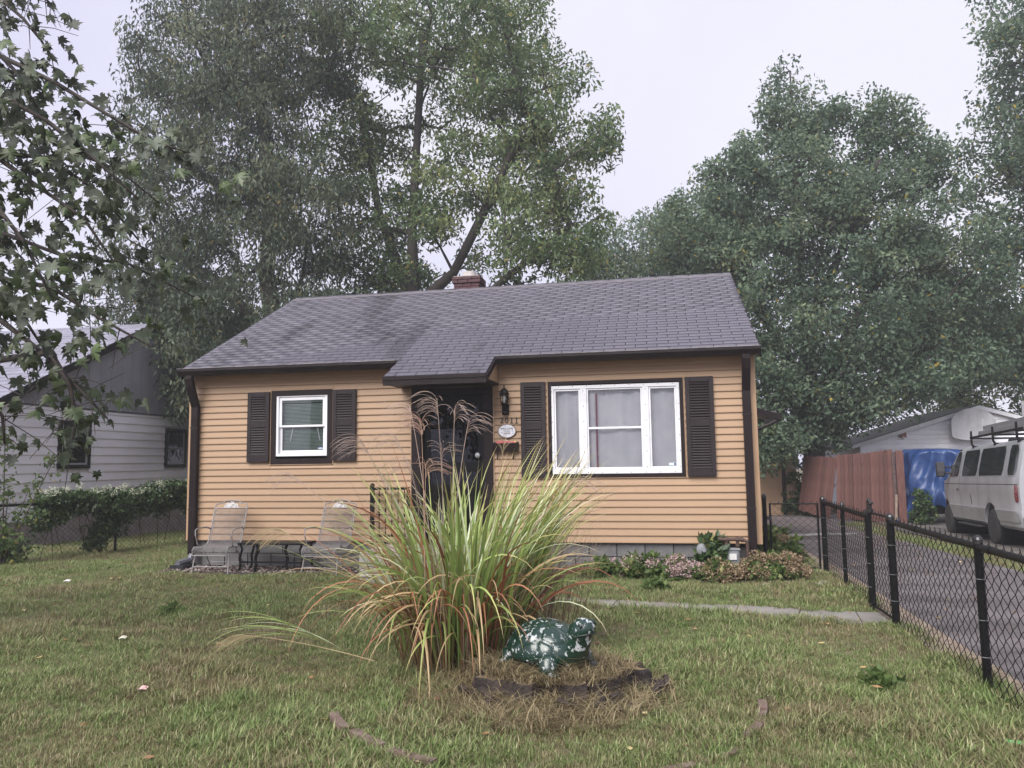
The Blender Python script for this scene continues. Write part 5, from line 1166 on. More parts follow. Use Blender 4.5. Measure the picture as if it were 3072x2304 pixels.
# ------------------------------------------------------------------ trees
TRK = M('dark wet bark', (.028, .022, .019), .85, (.06, .048, .04), 5, .35, .7, (4, 4, .7), bump=.9, bscale=14, bstretch=(3, 3, .6), world=True)
def leafmat(name, r4): return M(name, r4[1], .5, attr='tint', ramp=list(zip((0, .42, .8, .9, 1), r4)), trans=.5, spec=.35)
LA = leafmat('hackberry leaf', ((.052, .088, .038), (.125, .185, .078), (.24, .30, .135), (.26, .25, .09), (.45, .38, .11)))
LB = leafmat('grey green leaf', ((.042, .064, .040), (.098, .130, .080), (.18, .215, .135), (.24, .22, .1), (.42, .32, .13)))
LC = leafmat('maple green leaf', ((.058, .10, .064), (.125, .182, .118), (.22, .285, .18), (.26, .27, .1), (.5, .36, .06)))
def make_tree(name, label, trunks, lobes, leafm, per, sig, ln, wd, droop, seed, r0=.011, yellow=.015, group=None):
    r = np.random.default_rng(seed)
    base = trunks[0][0]; t = thing(name, label, 'tree', base, group=group); B = np.array(base)
    nodes, par, fixed = [], [], []
    for tr in trunks:
        prev = -1
        if tr is not trunks[0] and len(nodes):
            prev = int(np.argmin([np.linalg.norm(np.array(tr[0])-n) for n in nodes]))
        for i, p in enumerate(tr):
            if i == 0 and prev >= 0: continue
            nodes.append(np.array(p, float)); par.append(prev); prev = len(nodes)-1
    ntr = len(nodes); C = []; lt_ = []
    for cx_, cy_, cz_, rx, ry, rz, n, tnt in lobes:
        d = r.normal(size=(n, 3)); d /= np.linalg.norm(d, axis=1)[:, None]; u = r.random(n)**.42
        C.append(np.array((cx_, cy_, cz_))+d*u[:, None]*np.array((rx, ry, rz))); lt_ += [tnt]*n
    C = np.concatenate(C); lt_ = np.array(lt_)
    order = np.argsort([min(np.linalg.norm(c-n) for n in nodes) for c in C])
    tips = []
    for ix in order:
        c = C[ix]; NA = np.array(nodes); dv = c-NA; dist = np.linalg.norm(dv, axis=1)
        cost = dist+np.maximum(0, NA[:, 2]-c[2]+.3)*.9
        k_ = int(np.argmin(cost)); a = NA[k_]; L_ = dist[k_]; m_ = max(2, int(L_/.55)); prev = k_
        for q in range(1, m_+1):
            u = q/m_; p = a*(1-u)+c*u; p = p+r.normal(0, .05*min(1, L_), 3)*(1 if q < m_ else 0); p[2] += .10*L_*math.sin(u*math.pi)*(.5 if c[2] > a[2] else .9)
            nodes.append(p); par.append(prev); prev = len(nodes)-1
        tips.append(prev)
    NA = np.array(nodes); cnt = np.zeros(len(NA)); cnt[tips] = 1
    for i in range(len(NA)-1, -1, -1):
        if par[i] >= 0: cnt[par[i]] += cnt[i]
    rad = r0*np.sqrt(np.maximum(cnt, .6))
    # tapered segments
    idx = [i for i in range(len(NA)) if par[i] >= 0]; P1 = NA[idx]; P0 = NA[[par[i] for i in idx]]; R1 = rad[idx]; R0 = np.minimum(rad[[par[i] for i in idx]], R1*1.6)
    D = P1-P0; D /= np.linalg.norm(D, axis=1)[:, None]+1e-9; A = np.cross(D, np.array((.31, .2, .93))); A /= np.linalg.norm(A, axis=1)[:, None]; Bv = np.cross(D, A); sN = 7
    ang = np.arange(sN)*2*math.pi/sN; ring_ = A[:, None]*np.cos(ang)[None, :, None]+Bv[:, None]*np.sin(ang)[None, :, None]
    V = np.concatenate([P0[:, None]-D[:, None]*.02+ring_*R0[:, None, None], P1[:, None]+D[:, None]*.02+ring_*R1[:, None, None]], 1).reshape(-1, 3)
    o = np.arange(len(idx))*2*sN; F = np.stack([np.stack([o+j, o+(j+1) % sN, o+sN+(j+1) % sN, o+sN+j], 1) for j in range(sN)], 1).reshape(-1, 4)
    link('trunk', npmesh('trunk', V-B, F, TRK, None, True), t)
    V, F, tn = leaves(C, per, sig, ln, wd, droop, r.normal(0, .19, len(C))+lt_, yellow=yellow, r=r)
    link('crown', npmesh('crown', V-B, F, leafm, tn), t)
    return t
zb = -.3
def K(lobes, f): return [(*l[:6], int(l[6]*f), l[7]) for l in lobes]
make_tree('shade_tree', 'tall broad tree with a straight trunk rising behind the chimney', [[(-8.7, 12, zb), (-8.75, 12, 3), (-8.85, 12, 6.5), (-8.9, 12, 9), (-8.8, 12.2, 12), (-8.6, 12.3, 16)],
   [(-8.85, 12, 5.5), (-7.4, 11.6, 7.5), (-6.2, 11.4, 9.6), (-5.2, 11.3, 11.5)], [(-8.75, 12, 4.2), (-6.9, 11.5, 6.3), (-5.0, 11.2, 7.6), (-3.6, 11, 8.6)], [(-8.7, 12, 3.4), (-6.6, 11.6, 5.3), (-5.6, 11.4, 6.8)], [(-8.9, 12, 7), (-10.2, 12.4, 10), (-10.8, 12.6, 13)]],
   K([(-8.0, 12.2, 15.6, 5.0, 3.4, 3.2, 210, .02), (-5.0, 11.6, 11.6, 2.6, 2.4, 3.3, 125, .10), (-4.1, 11.2, 8.3, 1.8, 1.9, 2.2, 60, .08), (-8.4, 12, 9.6, 3.2, 2.8, 2.2, 80, -.02), (-6.6, 11.8, 6.0, 2.2, 2.0, 1.2, 34, -.03), (-9.6, 12.2, 5.6, 1.8, 1.6, 1.4, 34, -.08), (-11.6, 12.4, 12.4, 2.6, 2.2, 3.0, 85, .02), (-6.5, 12, 4.6, 2.8, 1.5, 1.0, 34, -.03), (-3.6, 11.4, 5.6, 1.5, 1.2, 1.1, 20, .02), (-10.5, 12.4, 7.6, 2.0, 2.0, 1.8, 40, -.05)], .82),
   LA, 108, .34, .21, .078, .9, 21, .0128, .02)
make_tree('shade_tree', 'dark drooping tree rising behind the left end of the roof', [[(-12.2, 10, zb), (-12.3, 10, 2.5), (-12.5, 10, 5.2), (-12.9, 10, 7.4), (-12.8, 10.1, 9.6), (-13.5, 10.3, 14)],
   [(-12.5, 10, 5.0), (-11.9, 10.4, 7.4), (-11.7, 10.6, 9.8)], [(-12.6, 10, 6.0), (-14.5, 9.8, 7.3), (-16.4, 9.6, 8.4)], [(-12.8, 10, 9), (-14.4, 10, 10.4), (-15.6, 10, 10.9)]],
   K([(-14.6, 10, 12.6, 3.2, 2.8, 3.2, 130, -.0), (-15.4, 10.4, 15.6, 2.7, 2.2, 2.4, 75, .05), (-12.0, 10.2, 15.4, 2.6, 2.4, 2.6, 70, .03), (-12.2, 9.8, 8.8, 2.3, 2.2, 2.5, 85, -.04), (-16.0, 9.8, 8.8, 2.3, 2.2, 2.8, 85, -.03), (-13.6, 9.6, 5.6, 2.8, 2.0, 2.0, 85, -.10), (-10.6, 9.6, 5.4, 1.3, 1.5, 1.6, 38, -.06), (-12.6, 8.6, 3.2, 1.5, 1.6, 1.8, 55, -.10), (-11.6, 6.9, 2.9, .6, .9, 1.5, 26, -.06), (-13.4, 7.4, 4.2, .9, .9, 1.3, 24, -.08), (-15.2, 10.5, 4.5, 2.4, 2, 2.2, 55, -.1), (-17.5, 11, 6, 1.8, 2, 3, 55, -.05)], 1.3),
   LB, 98, .33, .2, .064, 1.6, 22, .0118, .025)
make_tree('maple_tree', 'large rounded green maple behind the two garages', [[(3.9, 16.4, -.4), (3.9, 16.4, 3.2), (3.85, 16.4, 6), (3.7, 16.4, 9), (3.8, 16.4, 12.5), (3.75, 16.4, 15.3)],
   [(3.9, 16.4, 3.4), (5.0, 16, 5.5), (6.4, 15.7, 8)], [(3.9, 16.4, 4.0), (2.6, 16, 6.2), (.9, 15.6, 8)], [(3.85, 16.4, 5.5), (4.9, 16.2, 8.2), (5.9, 16, 10.5)]],
   K([(3.75, 16.4, 13.6, .8, .8, 2.0, 30, .04), (3.6, 16.4, 10.6, 3.2, 2.8, 2.2, 130, .02), (6.5, 16, 10.0, 2.4, 2.4, 2.4, 90, .03), (.8, 16, 9.0, 2.4, 2.2, 1.9, 80, .05), (4.0, 15.6, 7.2, 4.4, 2.8, 2.3, 150, -.03), (8.3, 16, 7.4, 2.0, 2.2, 2.8, 85, .02), (2.8, 14.9, 4.0, 2.5, 1.7, 2.0, 100, -.0), (5.6, 15.1, 4.6, 2.4, 1.7, 2.1, 100, .0), (8.2, 16.2, 4.9, 1.7, 1.4, 1.5, 50, .04), (2.2, 14.6, 2.2, 1.0, .9, .9, 26, .03), (4.2, 15.6, 2.6, 1.2, .8, .9, 26, -.02), (.5, 16.2, 5.8, 1.8, 1.6, 1.7, 46, -.03), (6.2, 16.0, 12.6, .4, .4, 1.4, 14, .06), (2.2, 16, 12.0, .7, .6, 1.0, 14, .06), (5.0, 16.2, 13.0, .5, .5, 1.3, 14, .06), (.9, 15.8, 11.3, .3, .3, 1.1, 9, .08), (-.4, 15.8, 10.3, .3, .3, 1.0, 8, .08), (3.0, 16, 13.4, .3, .3, 1.0, 8, .08), (7.3, 15.8, 12.3, .3, .3, 1.1, 9, .08), (8.1, 15.8, 11.3, .3, .3, 1.1, 9, .08), (6.8, 15.8, 12.9, .25, .25, .9, 7, .08)], 1.05),
   LC, 100, .33, .175, .092, .7, 23, .0112, .012)
make_tree('shade_tree', 'paler hazy tree showing between the chimney tree and the maple', [[(-1.6, 25, -.4), (-1.6, 25, 4), (-1.4, 25, 8), (-1.3, 25, 11)], [(-1.6, 25, 5), (-3.4, 24.6, 7.6), (-4.4, 24.4, 8.6)], [(-1.5, 25, 6), (.2, 24.8, 8.5)]],
   K([(-1.5, 25, 11.2, 3.6, 2.6, 2.3, 80, .1), (1.6, 25, 12.2, 2.6, 2.2, 2.2, 60, .1), (-3.6, 25, 10.6, 1.6, 1.6, 1.2, 20, .12), (-4.2, 24.6, 8.6, 2.2, 2.0, 1.6, 34, .08), (.8, 24.8, 8.6, 2.4, 2.2, 2.4, 50, .08), (-1.4, 25, 5.8, 3.2, 2, 1.8, 34, .05)], 1.3), LC, 85, .4, .20, .1, .7, 24, .013, .01)
make_tree('shade_tree', 'tall loose-leaved tree right of the maple beyond the van', [[(13.2, 17.5, -.4), (13.2, 17.5, 4), (13.0, 17.5, 8), (12.9, 17.5, 13), (12.8, 17.5, 17)], [(13.1, 17.5, 5), (11.6, 17.2, 6.0), (10.2, 17, 6.1)], [(13, 17.5, 9), (11.6, 17.2, 11.5)]],
   K([(12.2, 17.2, 15.4, 2.7, 2.2, 3.2, 80, .04), (11.4, 17.2, 11.6, 2.2, 2.0, 2.4, 65, .04), (11.8, 17.2, 8.2, 2.6, 2.0, 2.4, 65, .0), (11.4, 17, 5.2, 2.2, 1.8, 1.8, 46, .0), (13.6, 17.4, 11, 2.2, 2, 5, 60, 0)], 1.3), LC, 80, .36, .18, .11, .6, 25, .012, .02)
make_tree('shade_tree', 'yellowing tree half hidden between the maple and the right-hand tree', [[(11.0, 24, -.4), (11, 24, 3), (11, 24, 6)]], [(10.6, 24, 6.0, 3.0, 2, 3.4, 100, .22), (15, 24, 5.5, 3.4, 2, 3.4, 90, .1)], LA, 120, .45, .22, .1, .6, 26, .014, .10)
make_tree('shade_tree', 'low dark tree filling the gap behind the neighbour house', [[(-19.5, 17, -.4), (-19.5, 17, 3), (-19.4, 17, 5)]], [(-19.4, 17, 5.0, 4.2, 2.4, 3.2, 90, -.0), (-13.5, 18, 4.0, 4.0, 2.2, 3.4, 110, -.06)], LB, 130, .45, .22, .08, 1, 27, .014, .02)

# ------------------------------------------------------------------ near silver maple boughs, top left
def maple_leaf(cx_=.32, cy_=.30, tw_=0.):
    a = [(0, 0), (.10, -.10), (.36, -.13), (.30, .02), (.52, .16), (.36, .22), (.62, .52), (.36, .46), (.32, .56), (.14, .44), (.20, .72), (.10, .76), (0, 1.08)]
    pts = a+[(-x, y) for x, y in reversed(a[1:-1])]
    n = len(pts); vs = [(x*(1+tw_*y), y, -cx_*abs(x)*(1+.6*tw_*(1 if x > 0 else -1))-cy_*(y-.35)**2+tw_*.4*x*y) for x, y in pts]
    top = vs+[(0, .36, .03)]; bot = [(x, y, z-.012) for x, y, z in vs]+[(0, .36, .018)]
    fs = [(i, (i+1) % n, n) for i in range(n)]; fb = [(n+1+(i+1) % n, n+1+i, 2*n+1) for i in range(n)]
    return np.array(top+bot), np.array(fs+fb), n
MLV, MLF, MLN = maple_leaf()
MLVS = [MLV, maple_leaf(.62, .12, .35)[0], maple_leaf(.15, .55, -.45)[0], maple_leaf(.85, .4, .15)[0]]
MTOP = M('silver maple leaf top', (.055, .085, .032), .42, (.11, .145, .055), 3, orand=.4, trans=.3)
MUND = M('silver maple underside', (.105, .135, .085), .6, (.17, .195, .145), 5, orand=.5, trans=.3)
mleafs = [npmesh('maple_leaf', q*.100, MLF, MTOP) for q in MLVS]
mi_ = np.zeros(len(MLF), dtype=np.int32); mi_[MLN:] = 1
for q in mleafs: q.materials.append(MUND); q.polygons.foreach_set('material_index', mi_)
TWIGS = [[(-7.15, -6.09, 5.38), (-6.32, -6.3, 4.96), (-5.66, -6.34, 4.6), (-5.21, -6.32, 4.31), (-4.8, -6.32, 4.05), (-4.36, -6.32, 3.88)], [(-6.79, -6.39, 4.97), (-6.02, -6.6, 4.47), (-5.43, -6.65, 4.13), (-5.04, -6.65, 3.82), (-4.66, -6.64, 3.48)], [(-6.99, -6.18, 4.5), (-6.17, -6.38, 4.06), (-5.67, -6.46, 3.73), (-5.26, -6.45, 3.45), (-4.97, -6.46, 3.08)], [(-7.24, -5.96, 3.92), (-6.46, -5.98, 3.57), (-5.82, -6.03, 3.32), (-5.21, -6.0, 3.21), (-4.63, -5.96, 2.91)], [(-6.66, -6.4, 3.32), (-5.97, -6.44, 3.04), (-5.52, -6.45, 2.95), (-5.08, -6.44, 2.68), (-4.66, -6.44, 2.46)], [(-6.86, -6.2, 3.0), (-6.15, -6.25, 2.77), (-5.76, -6.24, 2.5), (-5.38, -6.24, 2.17), (-5.14, -6.27, 1.97)], [(-5.61, -6.32, 2.48), (-5.48, -6.27, 2.24), (-5.44, -6.23, 1.99), (-5.42, -6.3, 1.65)], [(-6.84, -6.27, 5.73), (-6.3, -6.34, 5.45), (-5.97, -6.35, 5.16), (-5.82, -6.3, 4.96)], [(-6.38, -6.73, 5.07), (-5.84, -6.79, 4.71), (-5.57, -6.81, 4.45), (-5.41, -6.76, 4.18)], [(-6.27, -6.78, 3.74), (-5.68, -6.84, 3.5), (-5.46, -6.77, 3.2), (-5.21, -6.78, 2.79)], [(-6.03, -6.8, 2.43), (-5.7, -6.82, 2.19), (-5.56, -6.77, 1.97), (-5.55, -6.75, 1.78)], [(-7.23, -5.87, 5.05), (-6.51, -5.99, 4.62), (-5.91, -5.94, 4.26), (-5.39, -5.92, 4.02), (-5.02, -5.92, 3.72)], [(-6.74, -6.31, 4.26), (-6.1, -6.37, 4.06), (-5.67, -6.38, 3.98), (-5.23, -6.36, 3.69), (-4.93, -6.27, 3.31)], [(-7.05, -5.97, 3.38), (-6.39, -6.01, 3.02), (-6.1, -6.03, 2.77), (-5.96, -5.98, 2.54)], [(-6.69, -6.17, 6.02), (-6.24, -6.15, 5.72), (-5.98, -6.07, 5.45)]]
smt = thing('silver_maple_tree', 'near silver maple whose leafy boughs hang in front of the neighbour house', 'tree', (-9.0, -5.4, 0)); SO = Vector((-9.0, -5.4, 0))
mb = MB(); mb.tube([(0, 0, -.1), (0, 0, .3), (.05, 0, 2.0), (.1, -.05, 4.0), (.3, -.1, 6.0), (.5, -.1, 8)], [.36, .28, .24, .21, .16, .1], 14); mb.build('trunk', TRK, smt, smooth=True)
r_ = random.Random(9); Lp = []
def mleaf_at(p, d):
    down = Vector((r_.gauss(0, .45), r_.gauss(0, .45), -1)).lerp(d, .45).normalized()
    nrm = Vector((r_.gauss(0, .6), r_.gauss(0, .6), r_.gauss(.6, .5))).normalized(); x = down.cross(nrm)
    if x.length < .05: return
    x.normalize(); nrm = x.cross(down); s = r_.uniform(.7, 1.35)
    Lp.append((p-SO, Matrix((x, down, nrm)).transposed(), s))
for tw in TWIGS:
    pts = [Vector(p) for p in tw]
    a0 = Vector((-8.85, -5.45, max(1.9, pts[0].z-1.6)))
    full_ = [a0, a0.lerp(pts[0], .5)+Vector((0, 0, .25))]+pts
    L_ = len(full_); mb = MB(SO); mb.tube(full_, [.035*(1-i/L_)**1.3+.004 for i in range(L_)], 6); mb.build('bough', TRK, smt, smooth=True, loc=(0, 0, 0))
    for a, b in zip(pts, pts[1:]):
        d = (b-a); n = int(d.length/.021)
        for i in range(n):
            p = a.lerp(b, r_.random()); o = Vector((r_.gauss(0, .13), r_.gauss(0, .2), r_.gauss(-.06, .13)))
            mleaf_at(p+o, (d.normalized()+o*2).normalized())
    sp = MB(SO)
    for i in range(16):
        k_ = r_.randrange(len(pts)-1); p = pts[k_].lerp(pts[k_+1], r_.random()); q = p+Vector((r_.gauss(0, .2), r_.gauss(0, .2), r_.gauss(-.1, .16))); sp.tube([p, p.lerp(q, .5)+Vector((0, 0, .02)), q], [.004, .003, .002], 4, caps=False)
    tag(sp.build('side_twigs', TRK, smt, loc=(0, 0, 0)), kind='stuff')
Lp.sort(key=lambda l: (l[0]+SO-CAM).length/l[2])
Lv = [l for l in Lp]; vv, ff, mm_ = [], [], []
for i, (p, m3, s) in enumerate(Lv):
    if i < 300:
        o = link('leaf', mleafs[i % 4], smt); mw = m3.to_4x4(); mw.translation = p; o.matrix_local = mw @ Matrix.Scale(s, 4)
    else:
        ff.append(MLF+len(vv)*len(MLV)); vv.append((MLVS[i % 4]*.100*s) @ np.array(m3).T+np.array(p)); mm_.append(mi_)
me = npmesh('leaves', np.concatenate(vv), np.concatenate(ff), MTOP); me.materials.append(MUND); me.polygons.foreach_set('material_index', np.concatenate(mm_))
tag(link('leaves', me, smt), kind='stuff')
# sapling by the left fence
t = thing('sapling', 'thin leafy sapling in front of the neighbour fence', 'sapling', (-11.75, -.4, 0)); mb = MB(); cc = []
for tip, n in (((-.10, .05, 2.5), 18), ((-.55, -.3, 2.0), 16), ((.75, .3, 1.9), 14), ((-.2, .3, 1.3), 9), ((.35, .1, 1.2), 9), ((-.7, -.1, 1.5), 10)):
    b = Vector((r_.gauss(0, .03), r_.gauss(0, .03), 0)); tp = Vector(tip); md = b.lerp(tp, .5)+Vector((0, 0, .12)); P = [b*(1-u)**2+md*2*u*(1-u)+tp*u*u for u in np.linspace(0, 1, 8)]
    mb.tube(P, [.013*(1-i/8)+.003 for i in range(8)], 5)
    for i in range(n): q = P[1].lerp(tp, r_.random()) if False else P[r_.randrange(2, 8)]; cc.append(tuple(q+Vector((r_.gauss(0, .08), r_.gauss(0, .08), r_.gauss(0, .08)))))
for i in range(40): cc.append((r_.gauss(0, .4), r_.gauss(-.1, .15), r_.uniform(.05, .55)))
mb.build('stems', TRK, t)
V, F, tn = leaves(np.array(cc), 7, .07, .10, .075, .5, None, yellow=.05); link('foliage', npmesh('foliage', V, F, leafmat('sapling leaf', ((.04, .07, .02), (.085, .13, .04), (.16, .2, .07), (.3, .28, .08), (.55, .40, .08))), tn), t)

# ------------------------------------------------------------------ planting by the wall and gate
HYL = leafmat('hydrangea leaf', ((.05, .09, .025), (.11, .17, .05), (.2, .26, .09), (.3, .32, .12), (.45, .42, .18)))
HYF = M('faded hydrangea flower', (.3, .2, .15), .8, attr='tint', ramp=[(0, (.16, .11, .06)), (.5, (.28, .20, .12)), (.85, (.36, .27, .18)), (1, (.5, .42, .3))], trans=.2)
HYP = M('pink hydrangea flower', (.45, .3, .3), .8, attr='tint', ramp=[(0, (.30, .20, .18)), (.5, (.46, .33, .32)), (1, (.62, .50, .48))], trans=.2)
def shrub(label, loc, r3, n, fl, flm, leafm=None, seed=0, ln=.10, wd=.065, cat='shrub', name='flowering_shrub'):
    r = np.random.default_rng(100+seed); t = thing(name, label, cat, loc)
    d = r.normal(size=(n, 3)); d[:, 2] = np.abs(d[:, 2]); d /= np.linalg.norm(d, axis=1)[:, None]; C = d*(r.random(n)**.35)[:, None]*np.array(r3)
    V, F, tn = leaves(C, 26, .055, ln, wd, -.2, r.normal(0, .12, n), yellow=.03, r=r); V[:, 2] = np.maximum(V[:, 2], .01); link('foliage', npmesh('foliage', V, F, leafm or HYL, tn), t)
    mb = MB()
    for c in C[::2]: mb.tube([(c[0]*.3, c[1]*.3, 0), (c[0]*.7, c[1]*.7, c[2]*.6), tuple(c)], .004, 4, caps=False)
    tag(mb.build('stems', M('green stem', (.07, .08, .035), .8), t), kind='stuff')
    for i in range(fl):
        a = r.normal(size=3); a[2] = abs(a[2])+.25; a[1] -= .5; a /= np.linalg.norm(a); c = a*np.array(r3)*r.uniform(.85, 1.1)
        V, F, tn = leaves(np.array([c]), 130, .055, .03, .026, -.3, None, .3, 0, r=r); link('flower_head', npmesh('flower_head', V, F, flm, tn), t)
    return t
shrub('brown faded hydrangea just in front of the gas meter', (-.42, -.62, .0), (.30, .25, .24), 34, 22, HYF, seed=1)
shrub('broad brown hydrangea beside the side gate post', (.25, -.55, .0), (.42, .3, .34), 55, 26, HYF, seed=2)
shrub('low pink hydrangea left of the gas regulator', (-.95, -.55, .0), (.32, .24, .26), 34, 14, HYP, seed=3)
shrub('green and pink flowering plant below the big window', (-1.45, -.5, .0), (.30, .22, .30), 32, 6, HYP, seed=4)
shrub('low leafy plant at the foundation behind the tall grass', (-2.0, -.5, .0), (.32, .22, .2), 26, 4, HYP, seed=5)
shrub('leafy climbing weed wrapped round the gas regulator', (-.50, -.14, .0), (.2, .1, .52), 34, 0, HYF, leafm=VINE, seed=6, ln=.12, wd=.085, cat='weed', name='climbing_weed')
shrub('yellow green bush behind the side gate', (.55, 1.2, -.02), (.4, .4, .55), 55, 5, HYF, seed=7)
shrub('small green weed at the foot of the fence end post', (5.75, 11.7, -.25), (.35, .3, .9), 60, 0, HYF, leafm=VINE, seed=8, cat='weed', name='tall_weed')
shrub('dark bush between the tan garage and the picket fence', (3.35, 16.0, -.35), (.75, .5, 2.3), 120, 0, HYF, leafm=VINE, seed=10, cat='bush', name='dark_bush')
for i, (x, y, lb) in enumerate(((-6.4, -3.6, 'round green lawn weed out in front of the low black table'), (.35, -5.3, 'leafy lawn weed near the fence by the walk gate'), (-2.9, -3.3, 'small lawn weed behind the tall ornamental grass'))):
    shrub(lb, (x, y, 0), (.13, .11, .06), 9, 0, HYF, seed=20+i, cat='weed', name='lawn_weed', ln=.08, wd=.045)
shrub('low broad-leaved weed growing in the lawn by the walk', (-1.25, -1.55, .0), (.16, .13, .09), 12, 0, HYF, seed=9, cat='weed', name='lawn_weed')

# ------------------------------------------------------------------ lawn grass (instanced tufts)
def tuft(seed, n, h, sp, wd, lean):
    r = np.random.default_rng(seed); V, F, U = [], [], []
    for i in range(n):
        a = r.uniform(0, 6.28); rr_ = sp*math.sqrt(r.random()); x, y = rr_*math.cos(a), rr_*math.sin(a); az_ = r.uniform(0, 6.28); hh = h*r.uniform(.5, 1.25); ln_ = hh*lean*r.uniform(.2, 1.5); w_ = wd*r.uniform(.7, 1.3)
        dx, dy = math.cos(az_), math.sin(az_); b = len(V)
        V += [(x-dy*w_/2, y+dx*w_/2, -.01), (x+dy*w_/2, y-dx*w_/2, -.01), (x+dx*ln_*.4-dy*w_*.4, y+dy*ln_*.4+dx*w_*.4, hh*.62), (x+dx*ln_*.4+dy*w_*.4, y+dy*ln_*.4-dx*w_*.4, hh*.62), (x+dx*ln_*1.15, y+dy*ln_*1.15, hh*.95)]
        F += [(b, b+1, b+3), (b, b+3, b+2), (b+2, b+3, b+4)]
        tt = r.random(); U += [tt]*5
    return np.array(V), np.array(F), U
def grassmat(name, straw):
    mt = bpy.data.materials.new(name); mt.use_nodes = True; t = mt.node_tree; N = t.nodes; L = t.links; b = N['Principled BSDF']; b.inputs['Roughness'].default_value = .55; b.inputs['Specular IOR Level'].default_value = .3
    g = N.new('ShaderNodeNewGeometry')
    n1 = N.new('ShaderNodeTexNoise'); n1.inputs['Scale'].default_value = .55; n1.inputs['Detail'].default_value = 6; n1.inputs['Roughness'].default_value = .68; L.new(g.outputs['Position'], n1.inputs[0])
    at = N.new('ShaderNodeAttribute'); at.attribute_name = 'tint'
    oi = N.new('ShaderNodeObjectInfo')
    def ramp(stops):
        rp_ = N.new('ShaderNodeValToRGB'); e = rp_.color_ramp.elements
        for i, (p, c) in enumerate(stops):
            q = e[i] if i < 2 else e.new(p)
            q.position = p; q.color = (*c, 1)
        return rp_
    gr = ramp([(0, (.080, .13, .034)), (.45, (.165, .245, .07)), (.8, (.29, .36, .14)), (1, (.50, .49, .28))]); L.new(at.outputs['Fac'], gr.inputs[0])
    sr = ramp([(0, (.13, .105, .055)), (.5, (.25, .20, .11)), (.85, (.37, .30, .18)), (1, (.48, .42, .29))]); L.new(at.outputs['Fac'], sr.inputs[0])
    ad = N.new('ShaderNodeMath'); ad.operation = 'MULTIPLY_ADD'; ad.inputs[1].default_value = .32; L.new(oi.outputs['Random'], ad.inputs[0]); L.new(n1.outputs[0], ad.inputs[2])
    mr = N.new('ShaderNodeMapRange'); mr.inputs[1].default_value = .58-straw; mr.inputs[2].default_value = .84-straw; L.new(ad.outputs[0], mr.inputs[0])
    mx_ = N.new('ShaderNodeMix'); mx_.data_type = 'RGBA'; L.new(mr.outputs[0], mx_.inputs[0]); L.new(gr.outputs[0], mx_.inputs[6]); L.new(sr.outputs[0], mx_.inputs[7]); L.new(mx_.outputs[2], b.inputs['Base Color'])
    tr = N.new('ShaderNodeBsdfTranslucent'); L.new(mx_.outputs[2], tr.inputs[0]); ms = N.new('ShaderNodeMixShader'); ms.inputs[0].default_value = .28; L.new(b.outputs[0], ms.inputs[1]); L.new(tr.outputs[0], ms.inputs[2]); L.new(ms.outputs[0], N['Material Output'].inputs[0])
    return mt
GRS = grassmat('lawn grass', 0.0); STRAW = grassmat('dead grass', .55)
def scatter(name, label, cat, pts, sc, mats_h, seed):
    """pts (n,3): tufts instanced on the points of one object"""
    tc_ = bpy.data.collections.new(name+'_tufts')
    for i, (mt, n, h, sp, wd, ln_) in enumerate(mats_h):
        V, F, U = tuft(seed*10+i, n, h, sp, wd, ln_); ob = bpy.data.objects.new(name+'_tuft', npmesh(name+'_tuft', V, F, mt, U)); tc_.objects.link(ob)
    me = bpy.data.meshes.new(name); me.vertices.add(len(pts)); me.vertices.foreach_set('co', np.asarray(pts, np.float32).ravel())
    a = me.attributes.new('sc', 'FLOAT', 'POINT'); a.data.foreach_set('value', np.asarray(sc, np.float32)); me.update()
    ob = bpy.data.objects.new(name, me); COL.objects.link(ob); tag(ob, label, cat, kind='stuff')
    ng = bpy.data.node_groups.new(name, 'GeometryNodeTree'); ng.interface.new_socket('Geometry', in_out='INPUT', socket_type='NodeSocketGeometry'); ng.interface.new_socket('Geometry', in_out='OUTPUT', socket_type='NodeSocketGeometry')
    N = ng.nodes; L = ng.links; gi = N.new('NodeGroupInput'); go = N.new('NodeGroupOutput'); ci = N.new('GeometryNodeCollectionInfo'); ci.inputs['Collection'].default_value = tc_; ci.inputs['Separate Children'].default_value = True; ci.inputs['Reset Children'].default_value = True
    ip = N.new('GeometryNodeInstanceOnPoints'); ip.inputs['Pick Instance'].default_value = True
    rv = N.new('FunctionNodeRandomValue'); rv.data_type = 'FLOAT_VECTOR'; rv.inputs[0].default_value = (-.18, -.18, 0); rv.inputs[1].default_value = (.18, .18, 6.283)
    ri = N.new('FunctionNodeRandomValue'); ri.data_type = 'INT'
    ri.inputs[4].default_value = 0; ri.inputs[5].default_value = len(mats_h)-1; ri.inputs['Seed'].default_value = 3
    na = N.new('GeometryNodeInputNamedAttribute'); na.data_type = 'FLOAT'; na.inputs[0].default_value = 'sc'
    L.new(gi.outputs[0], ip.inputs['Points']); L.new(ci.outputs[0], ip.inputs['Instance']); L.new(ri.outputs[2], ip.inputs['Instance Index']); L.new(rv.outputs[0], ip.inputs['Rotation']); L.new(na.outputs[0], ip.inputs['Scale']); L.new(ip.outputs[0], go.inputs[0])
    md = ob.modifiers.new('tufts', 'NODES'); md.node_group = ng
    return ob
def wd_walk(x, y):
    best = 9
    for i in range(len(wk)-1):
        a, b = np.array(wk[i]), np.array(wk[i+1]); ab = b-a; u = min(1, max(0, ((x-a[0])*ab[0]+(y-a[1])*ab[1])/ab.dot(ab))); q = a+ab*u; best = min(best, math.hypot(x-q[0], y-q[1])-(ws[i]*(1-u)+ws[i+1]*u))
    return best
G = []; S = []
